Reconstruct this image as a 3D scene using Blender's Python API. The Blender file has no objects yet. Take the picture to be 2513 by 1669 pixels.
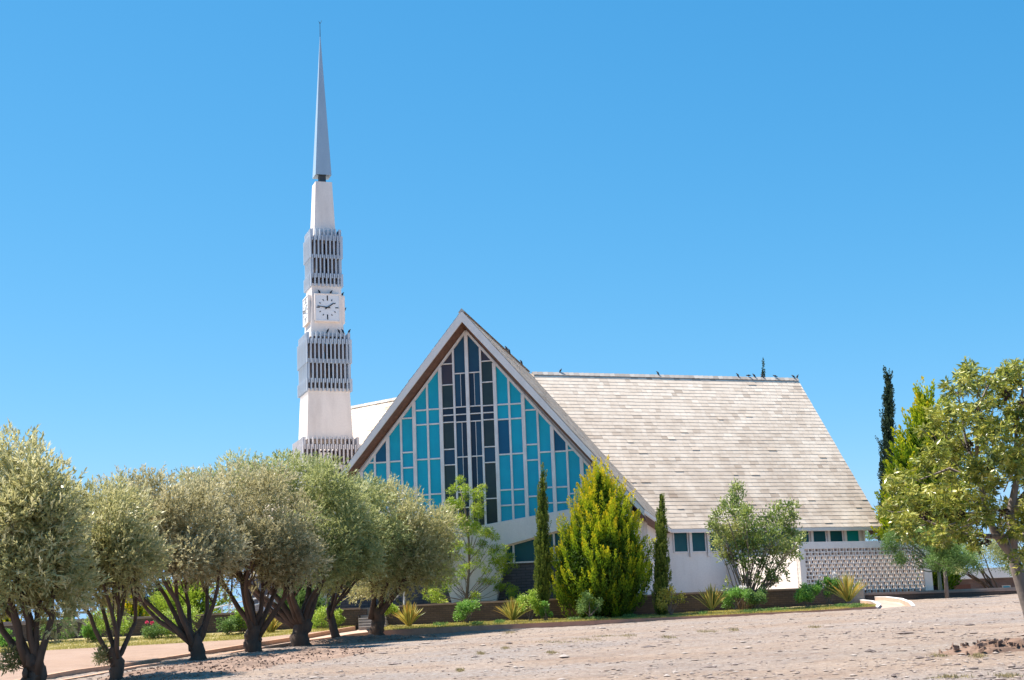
import bpy, math
import numpy as np
from mathutils import Matrix, Vector
SC = bpy.context.scene
COL = SC.collection
rng = np.random.default_rng(7)

# ------------------------------------------------------------------ camera
PW, PH = 2513., 1669.
FPX = 3697.2; PITCH = .2014; ROLL = -.0386
CXP, CYP = PW/2, PH/2
_F = np.array([0, math.cos(PITCH), math.sin(PITCH)]); _U = np.array([0, -math.sin(PITCH), math.cos(PITCH)]); _R = np.array([1., 0, 0])
CR = math.cos(ROLL)*_R + math.sin(ROLL)*_U
CU = -math.sin(ROLL)*_R + math.cos(ROLL)*_U
CAM = np.array([0, 0, 1.6])
cd = bpy.data.cameras.new('camera'); co = bpy.data.objects.new('camera', cd); COL.objects.link(co)
M = Matrix.Identity(4)
for i in range(3):
    M[i][0] = CR[i]; M[i][1] = CU[i]; M[i][2] = -_F[i]; M[i][3] = CAM[i]
co.matrix_world = M
cd.sensor_width = 36; cd.lens = FPX/PW*36; cd.clip_start = .1; cd.clip_end = 6000
SC.camera = co

# ------------------------------------------------------------------ light
SUN_H, SUN_E = 286., 60.
w = bpy.data.worlds.new('World'); SC.world = w; w.use_nodes = True
nt = w.node_tree; nt.nodes.clear()
sky = nt.nodes.new('ShaderNodeTexSky'); sky.sky_type = 'NISHITA'; sky.sun_disc = False
sky.sun_elevation = math.radians(SUN_E); sky.sun_rotation = math.radians(SUN_H)
sky.air_density = 1.0; sky.dust_density = 0.; sky.ozone_density = 8.; sky.altitude = 3000
bg = nt.nodes.new('ShaderNodeBackground'); bg.inputs[1].default_value = .0915
# sky colour response: deeper red fall-off, flatter green and blue towards the zenith
sp_n = nt.nodes.new('ShaderNodeSeparateColor'); cb_n = nt.nodes.new('ShaderNodeCombineColor'); nt.links.new(sky.outputs[0], sp_n.inputs[0])
for ch, (k_, g_) in enumerate(((.66, 1.5), (1.50, .70), (2.30, .48))):
    mn = nt.nodes.new('ShaderNodeMath'); mn.operation = 'MINIMUM'; mn.inputs[1].default_value = (2.2, 3.8, 12.)[ch]
    pw = nt.nodes.new('ShaderNodeMath'); pw.operation = 'POWER'; pw.inputs[1].default_value = g_
    ml = nt.nodes.new('ShaderNodeMath'); ml.operation = 'MULTIPLY'; ml.inputs[1].default_value = k_
    nt.links.new(sp_n.outputs[ch], mn.inputs[0]); nt.links.new(mn.outputs[0], pw.inputs[0]); nt.links.new(pw.outputs[0], ml.inputs[0]); nt.links.new(ml.outputs[0], cb_n.inputs[ch])
wo = nt.nodes.new('ShaderNodeOutputWorld')
nt.links.new(cb_n.outputs[0], bg.inputs[0]); nt.links.new(bg.outputs[0], wo.inputs[0])
sd = bpy.data.lights.new('sun', 'SUN'); sd.energy = 5.0; sd.angle = math.radians(.5); sd.color = (1, .93, .83)
so = bpy.data.objects.new('sun', sd); COL.objects.link(so)
_h, _e = math.radians(SUN_H), math.radians(SUN_E)
SUND = Vector((math.sin(_h)*math.cos(_e), math.cos(_h)*math.cos(_e), math.sin(_e)))
so.rotation_euler = SUND.to_track_quat('Z', 'Y').to_euler(); so.location = (0, 0, 60)
SC.view_settings.view_transform = 'Standard'; SC.view_settings.look = 'None'
SC.view_settings.exposure = 1.08; SC.view_settings.gamma = 1

# ------------------------------------------------------------------ helpers
UP = np.array([0, 0, 1.])
def hd(h): h = math.radians(h); return np.array([math.sin(h), math.cos(h), 0])
def nrm(v): v = np.asarray(v, float); return v/(np.linalg.norm(v, axis=-1, keepdims=True)+1e-9)
def ray(x, y): return ((x-CXP)/FPX)*CR - ((y-CYP)/FPX)*CU + _F
def at(x, y, Y): d = ray(x, y); return CAM + d*Y/d[1]
def hit(x, y, P0, N): d = ray(x, y); return CAM + d*(((P0-CAM)@N)/(d@N))
GA, GB = .0395, .0188
def gp(x, y, off=0): return hit(x, y, np.array([0, 0, off]), np.array([-GB, -GA, 1]))

def lerp_tab(x, tab):
    xs, ys = zip(*tab); return float(np.interp(x, xs, ys))

class MB:
    def __init__(s): s.v = []; s.f = []; s.m = []; s.t = []
    def face(s, pts, mi=0, t=.5):
        n = len(s.v); s.v += [tuple(map(float, p)) for p in pts]; s.f.append(tuple(range(n, n+len(pts)))); s.m.append(mi); s.t.append(t)
    def mesh(s, vs, fs, mi=0, t=.5):
        n = len(s.v); s.v += [tuple(map(float, p)) for p in vs]
        for f in fs: s.f.append(tuple(i+n for i in f)); s.m.append(mi); s.t.append(t)
    def box(s, c, hx, hy, hz, ax=(1, 0, 0), ay=(0, 1, 0), az=(0, 0, 1), mi=0, t=.5, top=1.):
        c, ax, ay, az = map(lambda q: np.asarray(q, float), (c, ax, ay, az))
        vs = []
        for k in (-1, 1):
            q = top if k > 0 else 1
            for i, j in ((-1, -1), (1, -1), (1, 1), (-1, 1)): vs.append(c+ax*hx*i*q+ay*hy*j*q+az*hz*k)
        s.mesh(vs, [(3, 2, 1, 0), (4, 5, 6, 7), (0, 1, 5, 4), (1, 2, 6, 5), (2, 3, 7, 6), (3, 0, 4, 7)], mi, t)
    def prism(s, poly, d, mi=0, t=.5):
        poly = [np.asarray(p, float) for p in poly]; d = np.asarray(d, float); n = len(poly)
        vs = poly+[p+d for p in poly]
        s.mesh(vs, [tuple(range(n-1, -1, -1)), tuple(range(n, 2*n))]+[(i, (i+1) % n, n+(i+1) % n, n+i) for i in range(n)], mi, t)
    def hexa(s, b, tp, mi=0, t=.5):
        s.mesh(list(b)+list(tp), [(3, 2, 1, 0), (4, 5, 6, 7), (0, 1, 5, 4), (1, 2, 6, 5), (2, 3, 7, 6), (3, 0, 4, 7)], mi, t)
    def tube(s, pts, rad, n=7, mi=0, t=.5, rough=0., cap=True):
        pts = [np.asarray(p, float) for p in pts]; k = len(pts); base = len(s.v)
        ref = np.array([.31, .17, .2])
        for i, p in enumerate(pts):
            d = nrm(pts[min(i+1, k-1)]-pts[max(i-1, 0)])
            a = nrm(np.cross(d, ref if abs(d@nrm(ref)) < .95 else np.array([1., 0, 0]))); b = np.cross(d, a)
            for j in range(n):
                q = 2*math.pi*j/n; r = rad[i]*(1+rough*rng.uniform(-1, 1))
                s.v.append(tuple(p+a*math.cos(q)*r+b*math.sin(q)*r))
        for i in range(k-1):
            for j in range(n):
                s.f.append((base+i*n+j, base+i*n+(j+1) % n, base+(i+1)*n+(j+1) % n, base+(i+1)*n+j)); s.m.append(mi); s.t.append(t)
        if cap:
            s.f.append(tuple(base+j for j in range(n-1, -1, -1))); s.m.append(mi); s.t.append(t)
            s.f.append(tuple(base+(k-1)*n+j for j in range(n))); s.m.append(mi); s.t.append(t)
    def build(s, name, mats, parent=None, loc=None, smooth=False, bevel=0):
        if not isinstance(mats, (list, tuple)): mats = [mats]
        off = wloc(parent) if parent is not None else np.asarray(loc if loc is not None else (0, 0, 0), float)
        me = bpy.data.meshes.new(name)
        V = np.array(s.v)-off
        me.from_pydata(V.tolist(), [], s.f)
        for m in mats: me.materials.append(m)
        if len(mats) > 1: me.polygons.foreach_set('material_index', s.m)
        at_ = me.attributes.new('tint', 'FLOAT', 'FACE'); at_.data.foreach_set('value', s.t)
        if smooth: me.polygons.foreach_set('use_smooth', [True]*len(s.f))
        me.update()
        o = bpy.data.objects.new(name, me); COL.objects.link(o)
        if parent is not None: o.parent = parent
        else: o.location = off
        if bevel:
            b = o.modifiers.new('bevel', 'BEVEL'); b.width = bevel; b.segments = 1; b.limit_method = 'ANGLE'
        return o
def wloc(o):
    p = np.zeros(3)
    while o is not None: p += np.array(o.location); o = o.parent
    return p
def tag(o, label=None, cat=None, group=None, kind=None):
    if label: o['label'] = label
    if cat: o['category'] = cat
    if group: o['group'] = group
    if kind: o['kind'] = kind
    return o
def empty(name, loc, label=None, cat=None, group=None):
    o = bpy.data.objects.new(name, None); COL.objects.link(o); o.location = tuple(map(float, loc)); o.empty_display_size = .3
    return tag(o, label, cat, group)
def label(o, l): o['label'] = l; return o

def quads_np(name, Q, mat, parent=None, tint=None, loc=None):
    """Q: (n,4,3) world quads -> one mesh"""
    n = len(Q); off = wloc(parent) if parent is not None else np.asarray(loc if loc is not None else (0, 0, 0), float)
    V = (Q.reshape(-1, 3)-off).astype(np.float32)
    me = bpy.data.meshes.new(name)
    me.vertices.add(n*4); me.vertices.foreach_set('co', V.ravel())
    me.loops.add(n*4); me.loops.foreach_set('vertex_index', np.arange(n*4, dtype=np.int32))
    me.polygons.add(n); me.polygons.foreach_set('loop_start', np.arange(0, n*4, 4, dtype=np.int32))
    me.polygons.foreach_set('loop_total', np.full(n, 4, dtype=np.int32))
    a = me.attributes.new('tint', 'FLOAT', 'FACE')
    a.data.foreach_set('value', (tint if tint is not None else np.full(n, .5)).astype(np.float32))
    me.materials.append(mat); me.update(calc_edges=True); me.validate()
    o = bpy.data.objects.new(name, me); COL.objects.link(o)
    if parent is not None: o.parent = parent
    else: o.location = off
    return o
def leaf_quads(P, D, L, Wd):
    n = len(P); D = nrm(D); r = rng.normal(size=(n, 3)); S = nrm(np.cross(D, r))
    L = np.broadcast_to(L, n)[:, None]; Wd = np.broadcast_to(Wd, n)[:, None]
    m = P+D*L*.45
    return np.stack([P, m+S*Wd*.5, P+D*L, m-S*Wd*.5], 1)
def rdir(n): return nrm(rng.normal(size=(n, 3)))

# ------------------------------------------------------------------ materials
def mat(name):
    m = bpy.data.materials.new(name); m.use_nodes = True; t = m.node_tree
    b = t.nodes['Principled BSDF']; return m, t, b
def N(t, ty, **kw):
    n = t.nodes.new(ty)
    for k, v in kw.items(): setattr(n, k, v)
    return n
def ramp(t, fac, stops):
    r = t.nodes.new('ShaderNodeValToRGB'); e = r.color_ramp.elements
    while len(e) < len(stops): e.new(.5)
    for i, (p, c) in enumerate(stops): e[i].position = p; e[i].color = (*c, 1)
    t.links.new(fac, r.inputs[0]); return r.outputs[0]
def mixc(t, f, a, b, bt='MIX'):
    n = t.nodes.new('ShaderNodeMix'); n.data_type = 'RGBA'; n.blend_type = bt
    for i, v in ((0, f), (6, a), (7, b)):
        if isinstance(v, (int, float)): n.inputs[i].default_value = v
        elif isinstance(v, tuple): n.inputs[i].default_value = (*v, 1)
        else: t.links.new(v, n.inputs[i])
    return n.outputs[2]
def pos(t, sc=(1, 1, 1), rot=(0, 0, 0)):
    g = t.nodes.new('ShaderNodeNewGeometry'); m = t.nodes.new('ShaderNodeMapping')
    m.inputs['Scale'].default_value = sc; m.inputs['Rotation'].default_value = rot
    t.links.new(g.outputs['Position'], m.inputs[0]); return m.outputs[0]
def noise(t, vec, sc, det=4, rough=.55, out=0):
    n = t.nodes.new('ShaderNodeTexNoise'); n.inputs['Scale'].default_value = sc; n.inputs['Detail'].default_value = det; n.inputs['Roughness'].default_value = rough
    t.links.new(vec, n.inputs['Vector']); return n.outputs[out]
def bump(t, b, h, st=.3, d=.02):
    n = t.nodes.new('ShaderNodeBump'); n.inputs['Strength'].default_value = st; n.inputs['Distance'].default_value = d
    t.links.new(h, n.inputs['Height']); t.links.new(n.outputs[0], b.inputs['Normal'])
def attr(t, n='tint'):
    a = t.nodes.new('ShaderNodeAttribute'); a.attribute_name = n; return a.outputs['Fac']

def rough_paint(name, c, c2, rough=.8, sc=1.5, streak=True, amt=.5, bst=.25):
    m, t, b = mat(name)
    n1 = noise(t, pos(t, (1, 1, .25) if streak else (1, 1, 1)), sc, 5, .6)
    n2 = noise(t, pos(t), 14, 4, .6)
    f = ramp(t, n1, [(.42, (0, 0, 0)), (.75, (amt, amt, amt))])
    col = mixc(t, f, c, c2)
    col = mixc(t, .12, col, ramp(t, n2, [(.3, (.35, .35, .35)), (.7, (1, 1, 1))]), 'MULTIPLY')
    t.links.new(col, b.inputs['Base Color']); b.inputs['Roughness'].default_value = rough
    bump(t, b, n2, bst, .01); return m
WHITE = rough_paint('white_plaster', (.88, .79, .735), (.70, .59, .53), amt=.45)
WHITE2 = rough_paint('white_board', (.88, .79, .74), (.74, .65, .60), amt=.6, sc=2.5)
TOWERW = rough_paint('tower_plaster', (.85, .77, .72), (.62, .54, .50), amt=.7, sc=1.4)
FRAME = rough_paint('weathered_frame', (.88, .80, .76), (.50, .44, .42), sc=7, amt=.5)
SLAT = rough_paint('pale_blue_slat', (.46, .53, .62), (.40, .44, .50), sc=3, amt=.6)
SLATW = rough_paint('off_white_slat', (.62, .60, .62), (.50, .48, .50), sc=3, amt=.6)
SPIRE = rough_paint('spire_metal', (.34, .45, .56), (.28, .38, .48), sc=1.2, amt=.7, rough=.45, bst=.03)
DARKC = rough_paint('brown_concrete', (.17, .13, .12), (.10, .08, .08), sc=3)
NECK = rough_paint('dark_neck', (.05, .07, .09), (.04, .05, .06))
CLOCKF = rough_paint('clock_face_paint', (.74, .76, .80), (.68, .70, .73), amt=.3, streak=False)
BLACK = rough_paint('clock_black', (.015, .02, .03), (.03, .03, .04))
BIRD = rough_paint('bird_plumage', (.02, .022, .03), (.05, .05, .06), sc=20)
KERB = rough_paint('kerb_concrete', (.52, .27, .175), (.38, .19, .13), sc=3, streak=False, amt=.9, bst=.6)
KERBL = rough_paint('kerb_concrete_tan', (.56, .33, .21), (.42, .24, .16), sc=3, streak=False, amt=.9, bst=.6)
PATHM = rough_paint('path_concrete', (.52, .37, .29), (.40, .27, .21), sc=2, streak=False, amt=.9, bst=.5)
WKERB = rough_paint('white_kerb', (.8, .76, .73), (.6, .5, .44), sc=4, streak=False)
STEPM = rough_paint('step_concrete', (.30, .26, .24), (.2, .17, .16), sc=4, streak=False, amt=.9)
RAIL = rough_paint('rail_paint', (.72, .70, .68), (.5, .47, .44), sc=5)
RAMPW = rough_paint('ramp_panel', (.5, .52, .58), (.45, .46, .5), sc=2)
BARK_D = rough_paint('olive_bark', (.10, .06, .038), (.035, .022, .016), sc=6, amt=1, bst=1)
BARK_P = rough_paint('grey_bark', (.24, .19, .165), (.12, .095, .08), sc=6, amt=1, bst=.8)
TWIG = rough_paint('shrub_stem', (.20, .15, .11), (.12, .09, .07), sc=8, amt=1, bst=.6)
STONE = rough_paint('field_stone', (.36, .30, .29), (.20, .17, .17), sc=3, streak=False, amt=1)

def wood():
    m, t, b = mat('brown_soffit_wood')
    n1 = noise(t, pos(t, (2, 2, 2)), 3, 5); n2 = noise(t, pos(t, (1, 1, 14)), 3, 3)
    c = ramp(t, n1, [(.3, (.16, .075, .05)), (.7, (.26, .13, .09))])
    c = mixc(t, .35, c, ramp(t, n2, [(.35, (.4, .4, .4)), (.6, (1, 1, 1))]), 'MULTIPLY')
    t.links.new(c, b.inputs['Base Color']); b.inputs['Roughness'].default_value = .7; bump(t, b, n2, .4, .02); return m
WOOD = wood()

def glass(name, c, c2, spec=.35, rough=.35):
    m, t, b = mat(name)
    n1 = noise(t, pos(t), 1.3, 3); n2 = noise(t, pos(t), 40, 3)
    col = mixc(t, ramp(t, n1, [(.35, (0, 0, 0)), (.65, (1, 1, 1))]), c, c2)
    t.links.new(col, b.inputs['Base Color']); b.inputs['Roughness'].default_value = rough
    b.inputs['Specular IOR Level'].default_value = spec; bump(t, b, n2, .15, .004); return m
G_TURQ = glass('turquoise_glass', (.0, .35, .49), (.0, .40, .54))
G_NAVY = glass('navy_glass', (.0, .09, .19), (.0, .10, .2))
G_DARK = glass('black_green_glass', (.02, .035, .04), (.03, .05, .045))
G_SLATE = glass('slate_glass', (.012, .05, .10), (.015, .065, .115))
G_BLACK = glass('blue_black_glass', (.006, .018, .045), (.01, .025, .05))
G_REFL = glass('soffit_reflection_glass', (.045, .035, .055), (.06, .04, .05))  # soffit's reflection painted into the pane colour
G_TEALD = glass('dark_teal_glass', (.0, .065, .085), (.0, .08, .09))
G_TEALB = glass('green_teal_glass', (.0, .22, .22), (.0, .25, .24))

def shingle(name, a, b_, c_, stain=(.33, .28, .25), st=.6, zlo=7., zhi=16.):
    m, t, b = mat(name)
    base = ramp(t, attr(t), [(0, a), (.45, b_), (1, c_)])
    n1 = noise(t, pos(t, (1, 1, .5)), .55, 6, .65); n2 = noise(t, pos(t), 9, 5, .65); n3 = noise(t, pos(t, (1, 1, .35)), 1.6, 4, .6)
    g = t.nodes.new('ShaderNodeSeparateXYZ'); t.links.new(pos(t), g.inputs[0])
    mr = t.nodes.new('ShaderNodeMapRange'); mr.inputs['From Min'].default_value = zhi; mr.inputs['From Max'].default_value = zlo-3
    t.links.new(g.outputs[2], mr.inputs['Value'])
    f = ramp(t, n1, [(.36, (.15, .15, .15)), (.62, (1, 1, 1))])
    f = mixc(t, 1., f, mr.outputs[0], 'MULTIPLY')
    f2 = mixc(t, 1., f, (st, st, st), 'MULTIPLY')
    col = mixc(t, f2, base, stain)
    col = mixc(t, .3, col, ramp(t, n3, [(.35, (.72, .66, .60)), (.6, (1, 1, 1))]), 'MULTIPLY')
    col = mixc(t, .15, col, ramp(t, n2, [(.3, (.5, .5, .5)), (.7, (1, 1, 1))]), 'MULTIPLY')
    t.links.new(col, b.inputs['Base Color']); b.inputs['Roughness'].default_value = .85
    bump(t, b, n2, .2, .01); return m
TILES = shingle('cream_shingles', (.46, .36, .28), (.72, .595, .48), (.84, .72, .60), stain=(.34, .245, .175), st=.92)
TILEG = shingle('weathered_shingles', (.30, .27, .24), (.44, .40, .36), (.60, .56, .51), st=.8)
CAPM = shingle('ridge_shingles', (.38, .33, .29), (.50, .44, .39), (.60, .54, .48), st=.3)

def brick(name, c1, c2, mortar, bw, rh, ms=.012, dirx=(1, 0, 0), bst=.6):
    m, t, b = mat(name)
    g = t.nodes.new('ShaderNodeNewGeometry')
    dp = t.nodes.new('ShaderNodeVectorMath'); dp.operation = 'DOT_PRODUCT'; dp.inputs[1].default_value = dirx
    t.links.new(g.outputs['Position'], dp.inputs[0])
    sx = t.nodes.new('ShaderNodeSeparateXYZ'); t.links.new(g.outputs['Position'], sx.inputs[0])
    cx = t.nodes.new('ShaderNodeCombineXYZ'); t.links.new(dp.outputs['Value'], cx.inputs[0]); t.links.new(sx.outputs[2], cx.inputs[1])
    br = t.nodes.new('ShaderNodeTexBrick'); t.links.new(cx.outputs[0], br.inputs['Vector'])
    br.inputs['Color1'].default_value = (*c1, 1); br.inputs['Color2'].default_value = (*c2, 1); br.inputs['Mortar'].default_value = (*mortar, 1)
    br.inputs['Scale'].default_value = 1; br.inputs['Mortar Size'].default_value = ms; br.inputs['Brick Width'].default_value = bw; br.inputs['Row Height'].default_value = rh
    n1 = noise(t, pos(t), 1.2, 5, .6)
    col = mixc(t, .5, br.outputs['Color'], ramp(t, n1, [(.3, (.55, .55, .55)), (.7, (1.2, 1.2, 1.2))]), 'MULTIPLY')
    t.links.new(col, b.inputs['Base Color']); b.inputs['Roughness'].default_value = .85
    inv = t.nodes.new('ShaderNodeMath'); inv.operation = 'SUBTRACT'; inv.inputs[0].default_value = 1; t.links.new(br.outputs['Fac'], inv.inputs[1])
    bump(t, b, inv.outputs[0], bst, .012); return m
BR_CHAR = brick('charcoal_brick', (.085, .08, .09), (.115, .105, .115), (.05, .047, .052), .4, .12)
BR_WALL = brick('dark_brown_brick', (.098, .068, .056), (.13, .09, .072), (.075, .056, .048), .24, .085)
BR_FAR = brick('red_brown_brick', (.20, .13, .115), (.25, .16, .14), (.2, .16, .15), .25, .09)
COPE = rough_paint('coping', (.36, .25, .2), (.25, .17, .14), sc=4, streak=False, amt=.8)

def ground_mat():
    m, t, b = mat('gravel_earth')
    rot = (0, 0, math.radians(8))
    n1 = noise(t, pos(t, (.14, .22, 1), rot), 1., 8, .68)     # grey gravel bands
    n2 = noise(t, pos(t, (.5, .8, 1)), .7, 6, .6); n3 = noise(t, pos(t), 9, 5, .7); n4 = noise(t, pos(t), 30, 4, .7)
    vo = t.nodes.new('ShaderNodeTexVoronoi'); vo.inputs['Scale'].default_value = 13; t.links.new(pos(t, (1, .7, 1)), vo.inputs['Vector'])
    base = ramp(t, n2, [(.3, (.30, .21, .155)), (.5, (.37, .275, .21)), (.7, (.42, .325, .26))])
    grey = ramp(t, n3, [(.3, (.22, .195, .185)), (.7, (.37, .335, .32))])
    f = ramp(t, n1, [(.42, (0, 0, 0)), (.64, (.9, .9, .9))])
    f = mixc(t, 1., f, ramp(t, n3, [(.30, (.1, .1, .1)), (.6, (1, 1, 1))]), 'MULTIPLY')
    col = mixc(t, f, base, grey)
    col = mixc(t, .5, col, ramp(t, n3, [(.32, (.5, .46, .44)), (.62, (1.1, 1.1, 1.1))]), 'MULTIPLY')
    col = mixc(t, .55, col, ramp(t, vo.outputs['Color'], [(.1, (.7, .68, .68)), (.5, (1, 1, 1)), (.95, (1.22, 1.2, 1.18))]), 'MULTIPLY')
    col = mixc(t, .4, col, ramp(t, n4, [(.35, (.5, .48, .47)), (.6, (1.15, 1.15, 1.15))]), 'MULTIPLY')
    t.links.new(col, b.inputs['Base Color']); b.inputs['Roughness'].default_value = .95
    hh = t.nodes.new('ShaderNodeMath'); hh.operation = 'ADD'; t.links.new(n3, hh.inputs[0]); t.links.new(n4, hh.inputs[1])
    bump(t, b, hh.outputs[0], .9, .05); return m
GROUND = ground_mat()
def earth_mat(name, a, b_, c_):
    m, t, b = mat(name)
    n1 = noise(t, pos(t), .8, 6, .6); n3 = noise(t, pos(t), 14, 5, .7)
    col = ramp(t, n1, [(.3, a), (.5, b_), (.7, c_)])
    col = mixc(t, .4, col, ramp(t, n3, [(.32, (.6, .55, .5)), (.62, (1.1, 1.1, 1.1))]), 'MULTIPLY')
    t.links.new(col, b.inputs['Base Color']); b.inputs['Roughness'].default_value = .95; bump(t, b, n3, .8, .03); return m
EARTHP = earth_mat('pink_earth', (.28, .185, .135), (.32, .215, .16), (.345, .24, .185))
BEDM = earth_mat('bed_soil', (.22, .18, .08), (.36, .29, .13), (.42, .34, .17))
TERR = earth_mat('terrace_paving', (.26, .22, .19), (.3, .26, .22), (.34, .3, .26))
MOUND = earth_mat('red_mound_earth', (.12, .075, .055), (.20, .125, .09), (.30, .20, .15))
LITTER_SHADE = earth_mat('litter_shade_earth', (.15, .095, .07), (.25, .165, .12), (.36, .245, .185))  # brown of earth and litter, darkened to stand in for olive shade

def foliage(name, cs, rough=.5, spec=.3, trans=.28):
    m, t, b = mat(name)
    f = attr(t); n1 = noise(t, pos(t), 2.2, 3)
    a = t.nodes.new('ShaderNodeMath'); a.operation = 'MULTIPLY_ADD'; a.inputs[1].default_value = .5; t.links.new(n1, a.inputs[0])
    s = t.nodes.new('ShaderNodeMath'); s.operation = 'ADD'; s.inputs[1].default_value = -.25; t.links.new(f, s.inputs[0]); t.links.new(s.outputs[0], a.inputs[2])
    c = ramp(t, a.outputs[0], [(i/(len(cs)-1), c) for i, c in enumerate(cs)])
    t.links.new(c, b.inputs['Base Color']); b.inputs['Roughness'].default_value = rough; b.inputs['Specular IOR Level'].default_value = spec
    tr = t.nodes.new('ShaderNodeBsdfTranslucent'); t.links.new(c, tr.inputs[0])
    mx = t.nodes.new('ShaderNodeMixShader'); mx.inputs[0].default_value = trans
    out = t.nodes['Material Output']
    t.links.new(b.outputs[0], mx.inputs[1]); t.links.new(tr.outputs[0], mx.inputs[2]); t.links.new(mx.outputs[0], out.inputs[0]); return m
F_OLV_T = foliage('olive_leaf_tan', [(.20, .18, .08), (.41, .37, .185), (.56, .505, .29), (.68, .62, .41)], .45, .4, .4)
F_OLV_G = foliage('olive_leaf_green', [(.15, .18, .06), (.33, .36, .13), (.48, .50, .21), (.62, .61, .33)], .45, .4, .4)
F_OLV_S = foliage('olive_leaf_silver', [(.18, .19, .065), (.39, .38, .155), (.56, .52, .25), (.70, .65, .40)], .4, .45, .4)
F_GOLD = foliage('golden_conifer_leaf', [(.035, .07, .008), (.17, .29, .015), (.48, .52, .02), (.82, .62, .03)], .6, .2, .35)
F_CYP = foliage('cypress_leaf', [(.06, .10, .015), (.19, .24, .035), (.36, .38, .07)], .6, .2)
F_CYPD = foliage('dark_cypress_leaf', [(.02, .04, .022), (.045, .075, .04), (.08, .12, .06)], .6, .2)
F_FEATH = foliage('feathery_leaf', [(.14, .22, .02), (.32, .44, .04), (.50, .56, .08)], .5, .3, .35)
F_SHRUB = foliage('shrub_leaf', [(.07, .12, .025), (.19, .27, .055), (.36, .42, .11), (.52, .52, .20)], .4, .5)
F_BIG = foliage('glossy_broad_leaf', [(.06, .09, .015), (.19, .235, .03), (.40, .40, .06), (.64, .59, .17)], .35, .55, .27)
F_BRIGHT = foliage('bright_bush_leaf', [(.08, .18, .03), (.19, .38, .06), (.34, .54, .14)], .5, .3, .3)
F_LIME = foliage('lime_bush_leaf', [(.17, .28, .03), (.36, .50, .06), (.56, .64, .18)], .5, .3, .3)
F_YEL = foliage('yellow_bush_leaf', [(.25, .22, .03), (.45, .40, .06), (.55, .50, .12)], .5, .3, .3)
F_GREEN = foliage('mid_green_leaf', [(.07, .13, .03), (.16, .27, .07), (.27, .38, .11)], .5, .3, .3)
F_FLAX = foliage('flax_blade', [(.10, .16, .03), (.31, .33, .07), (.56, .47, .11), (.66, .38, .07)], .45, .4, .25)
F_GRASS = foliage('grass_blade', [(.22, .26, .05), (.42, .38, .10), (.60, .50, .20)], .6, .2, .3)
F_DRY = foliage('dry_grass_blade', [(.28, .22, .10), (.42, .34, .18)], .7, .2, .2)
F_POD = foliage('brown_pod', [(.03, .018, .012), (.06, .035, .022)], .7, .2, 0.)
F_PETAL = foliage('white_petal', [(.75, .70, .68), (.85, .82, .8)], .6, .2, .3)
F_PINK = foliage('pink_petal', [(.6, .06, .15), (.7, .1, .2)], .6, .2, .3)

# ------------------------------------------------------------------ terrain
def smin(a, b, k=.25):
    h = np.clip(.5+.5*(b-a)/k, 0, 1); return b*(1-h)+a*h-k*h*(1-h)
def gz(x, y):
    z = GA*y+GB*x
    z = smin(z, 3.3, .35)
    return np.maximum(z, -2.)
def vnoise(x, y, s, seed):
    r = np.random.default_rng(seed); T = r.random((64, 64))
    u = x*s; v = y*s; i = np.floor(u).astype(int); j = np.floor(v).astype(int); a = u-i; b = v-j; a = a*a*(3-2*a); b = b*b*(3-2*b)
    g = lambda p, q: T[p % 64, q % 64]
    return (g(i, j)*(1-a)+g(i+1, j)*a)*(1-b)+(g(i, j+1)*(1-a)+g(i+1, j+1)*a)*b
def rel(x, y): return (vnoise(x, y, .5, 1)-.5)*.035+(vnoise(x, y, 1.7, 2)-.5)*.025+(vnoise(x, y, 5.3, 3)-.5)*.03
xs = np.concatenate([np.array([-2500, -900, -400, -200, -100, -60, -40, -30, -25]), np.arange(-20, 26, .16), np.array([30, 40, 60, 100, 200, 400, 900, 2500])])
ys = np.concatenate([np.array([-300, -100, -30, 0, 8, 14]), np.arange(18, 72, .16), np.array([75, 80, 90, 100, 130, 200, 400, 900, 3000])])
X, Y = np.meshgrid(xs, ys); Z = gz(X, Y)+np.where((X > -21) & (X < 27) & (Y > 17) & (Y < 73), rel(X, Y), -.01)
V = np.stack([X, Y, Z], -1).reshape(-1, 3); nx, ny = len(xs), len(ys)
idx = np.arange(nx*ny).reshape(ny, nx)
F4 = np.stack([idx[:-1, :-1], idx[:-1, 1:], idx[1:, 1:], idx[1:, :-1]], -1).reshape(-1, 4)
me = bpy.data.meshes.new('ground'); me.vertices.add(len(V)); me.vertices.foreach_set('co', V.astype(np.float32).ravel())
me.loops.add(len(F4)*4); me.loops.foreach_set('vertex_index', F4.astype(np.int32).ravel()); me.polygons.add(len(F4))
me.polygons.foreach_set('loop_start', np.arange(0, len(F4)*4, 4, dtype=np.int32)); me.polygons.foreach_set('loop_total', np.full(len(F4), 4, dtype=np.int32))
me.materials.append(GROUND); me.update(calc_edges=True)
go = bpy.data.objects.new('ground', me); COL.objects.link(go); tag(go, kind='structure')

TZ = 3.42      # terrace floor
WY = 62.       # garden wall depth
# terrace slab behind the walls
tb = MB()
tpoly = [(-40, WY+.25), (13.9, WY+.25), (15.4, 68.75), (40, 68.75), (60, 115), (-60, 115)]
tb.prism([(x, y, .2) for x, y in tpoly], (0, 0, TZ-.2)); tag(tb.build('terrace', TERR), kind='structure')

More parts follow.
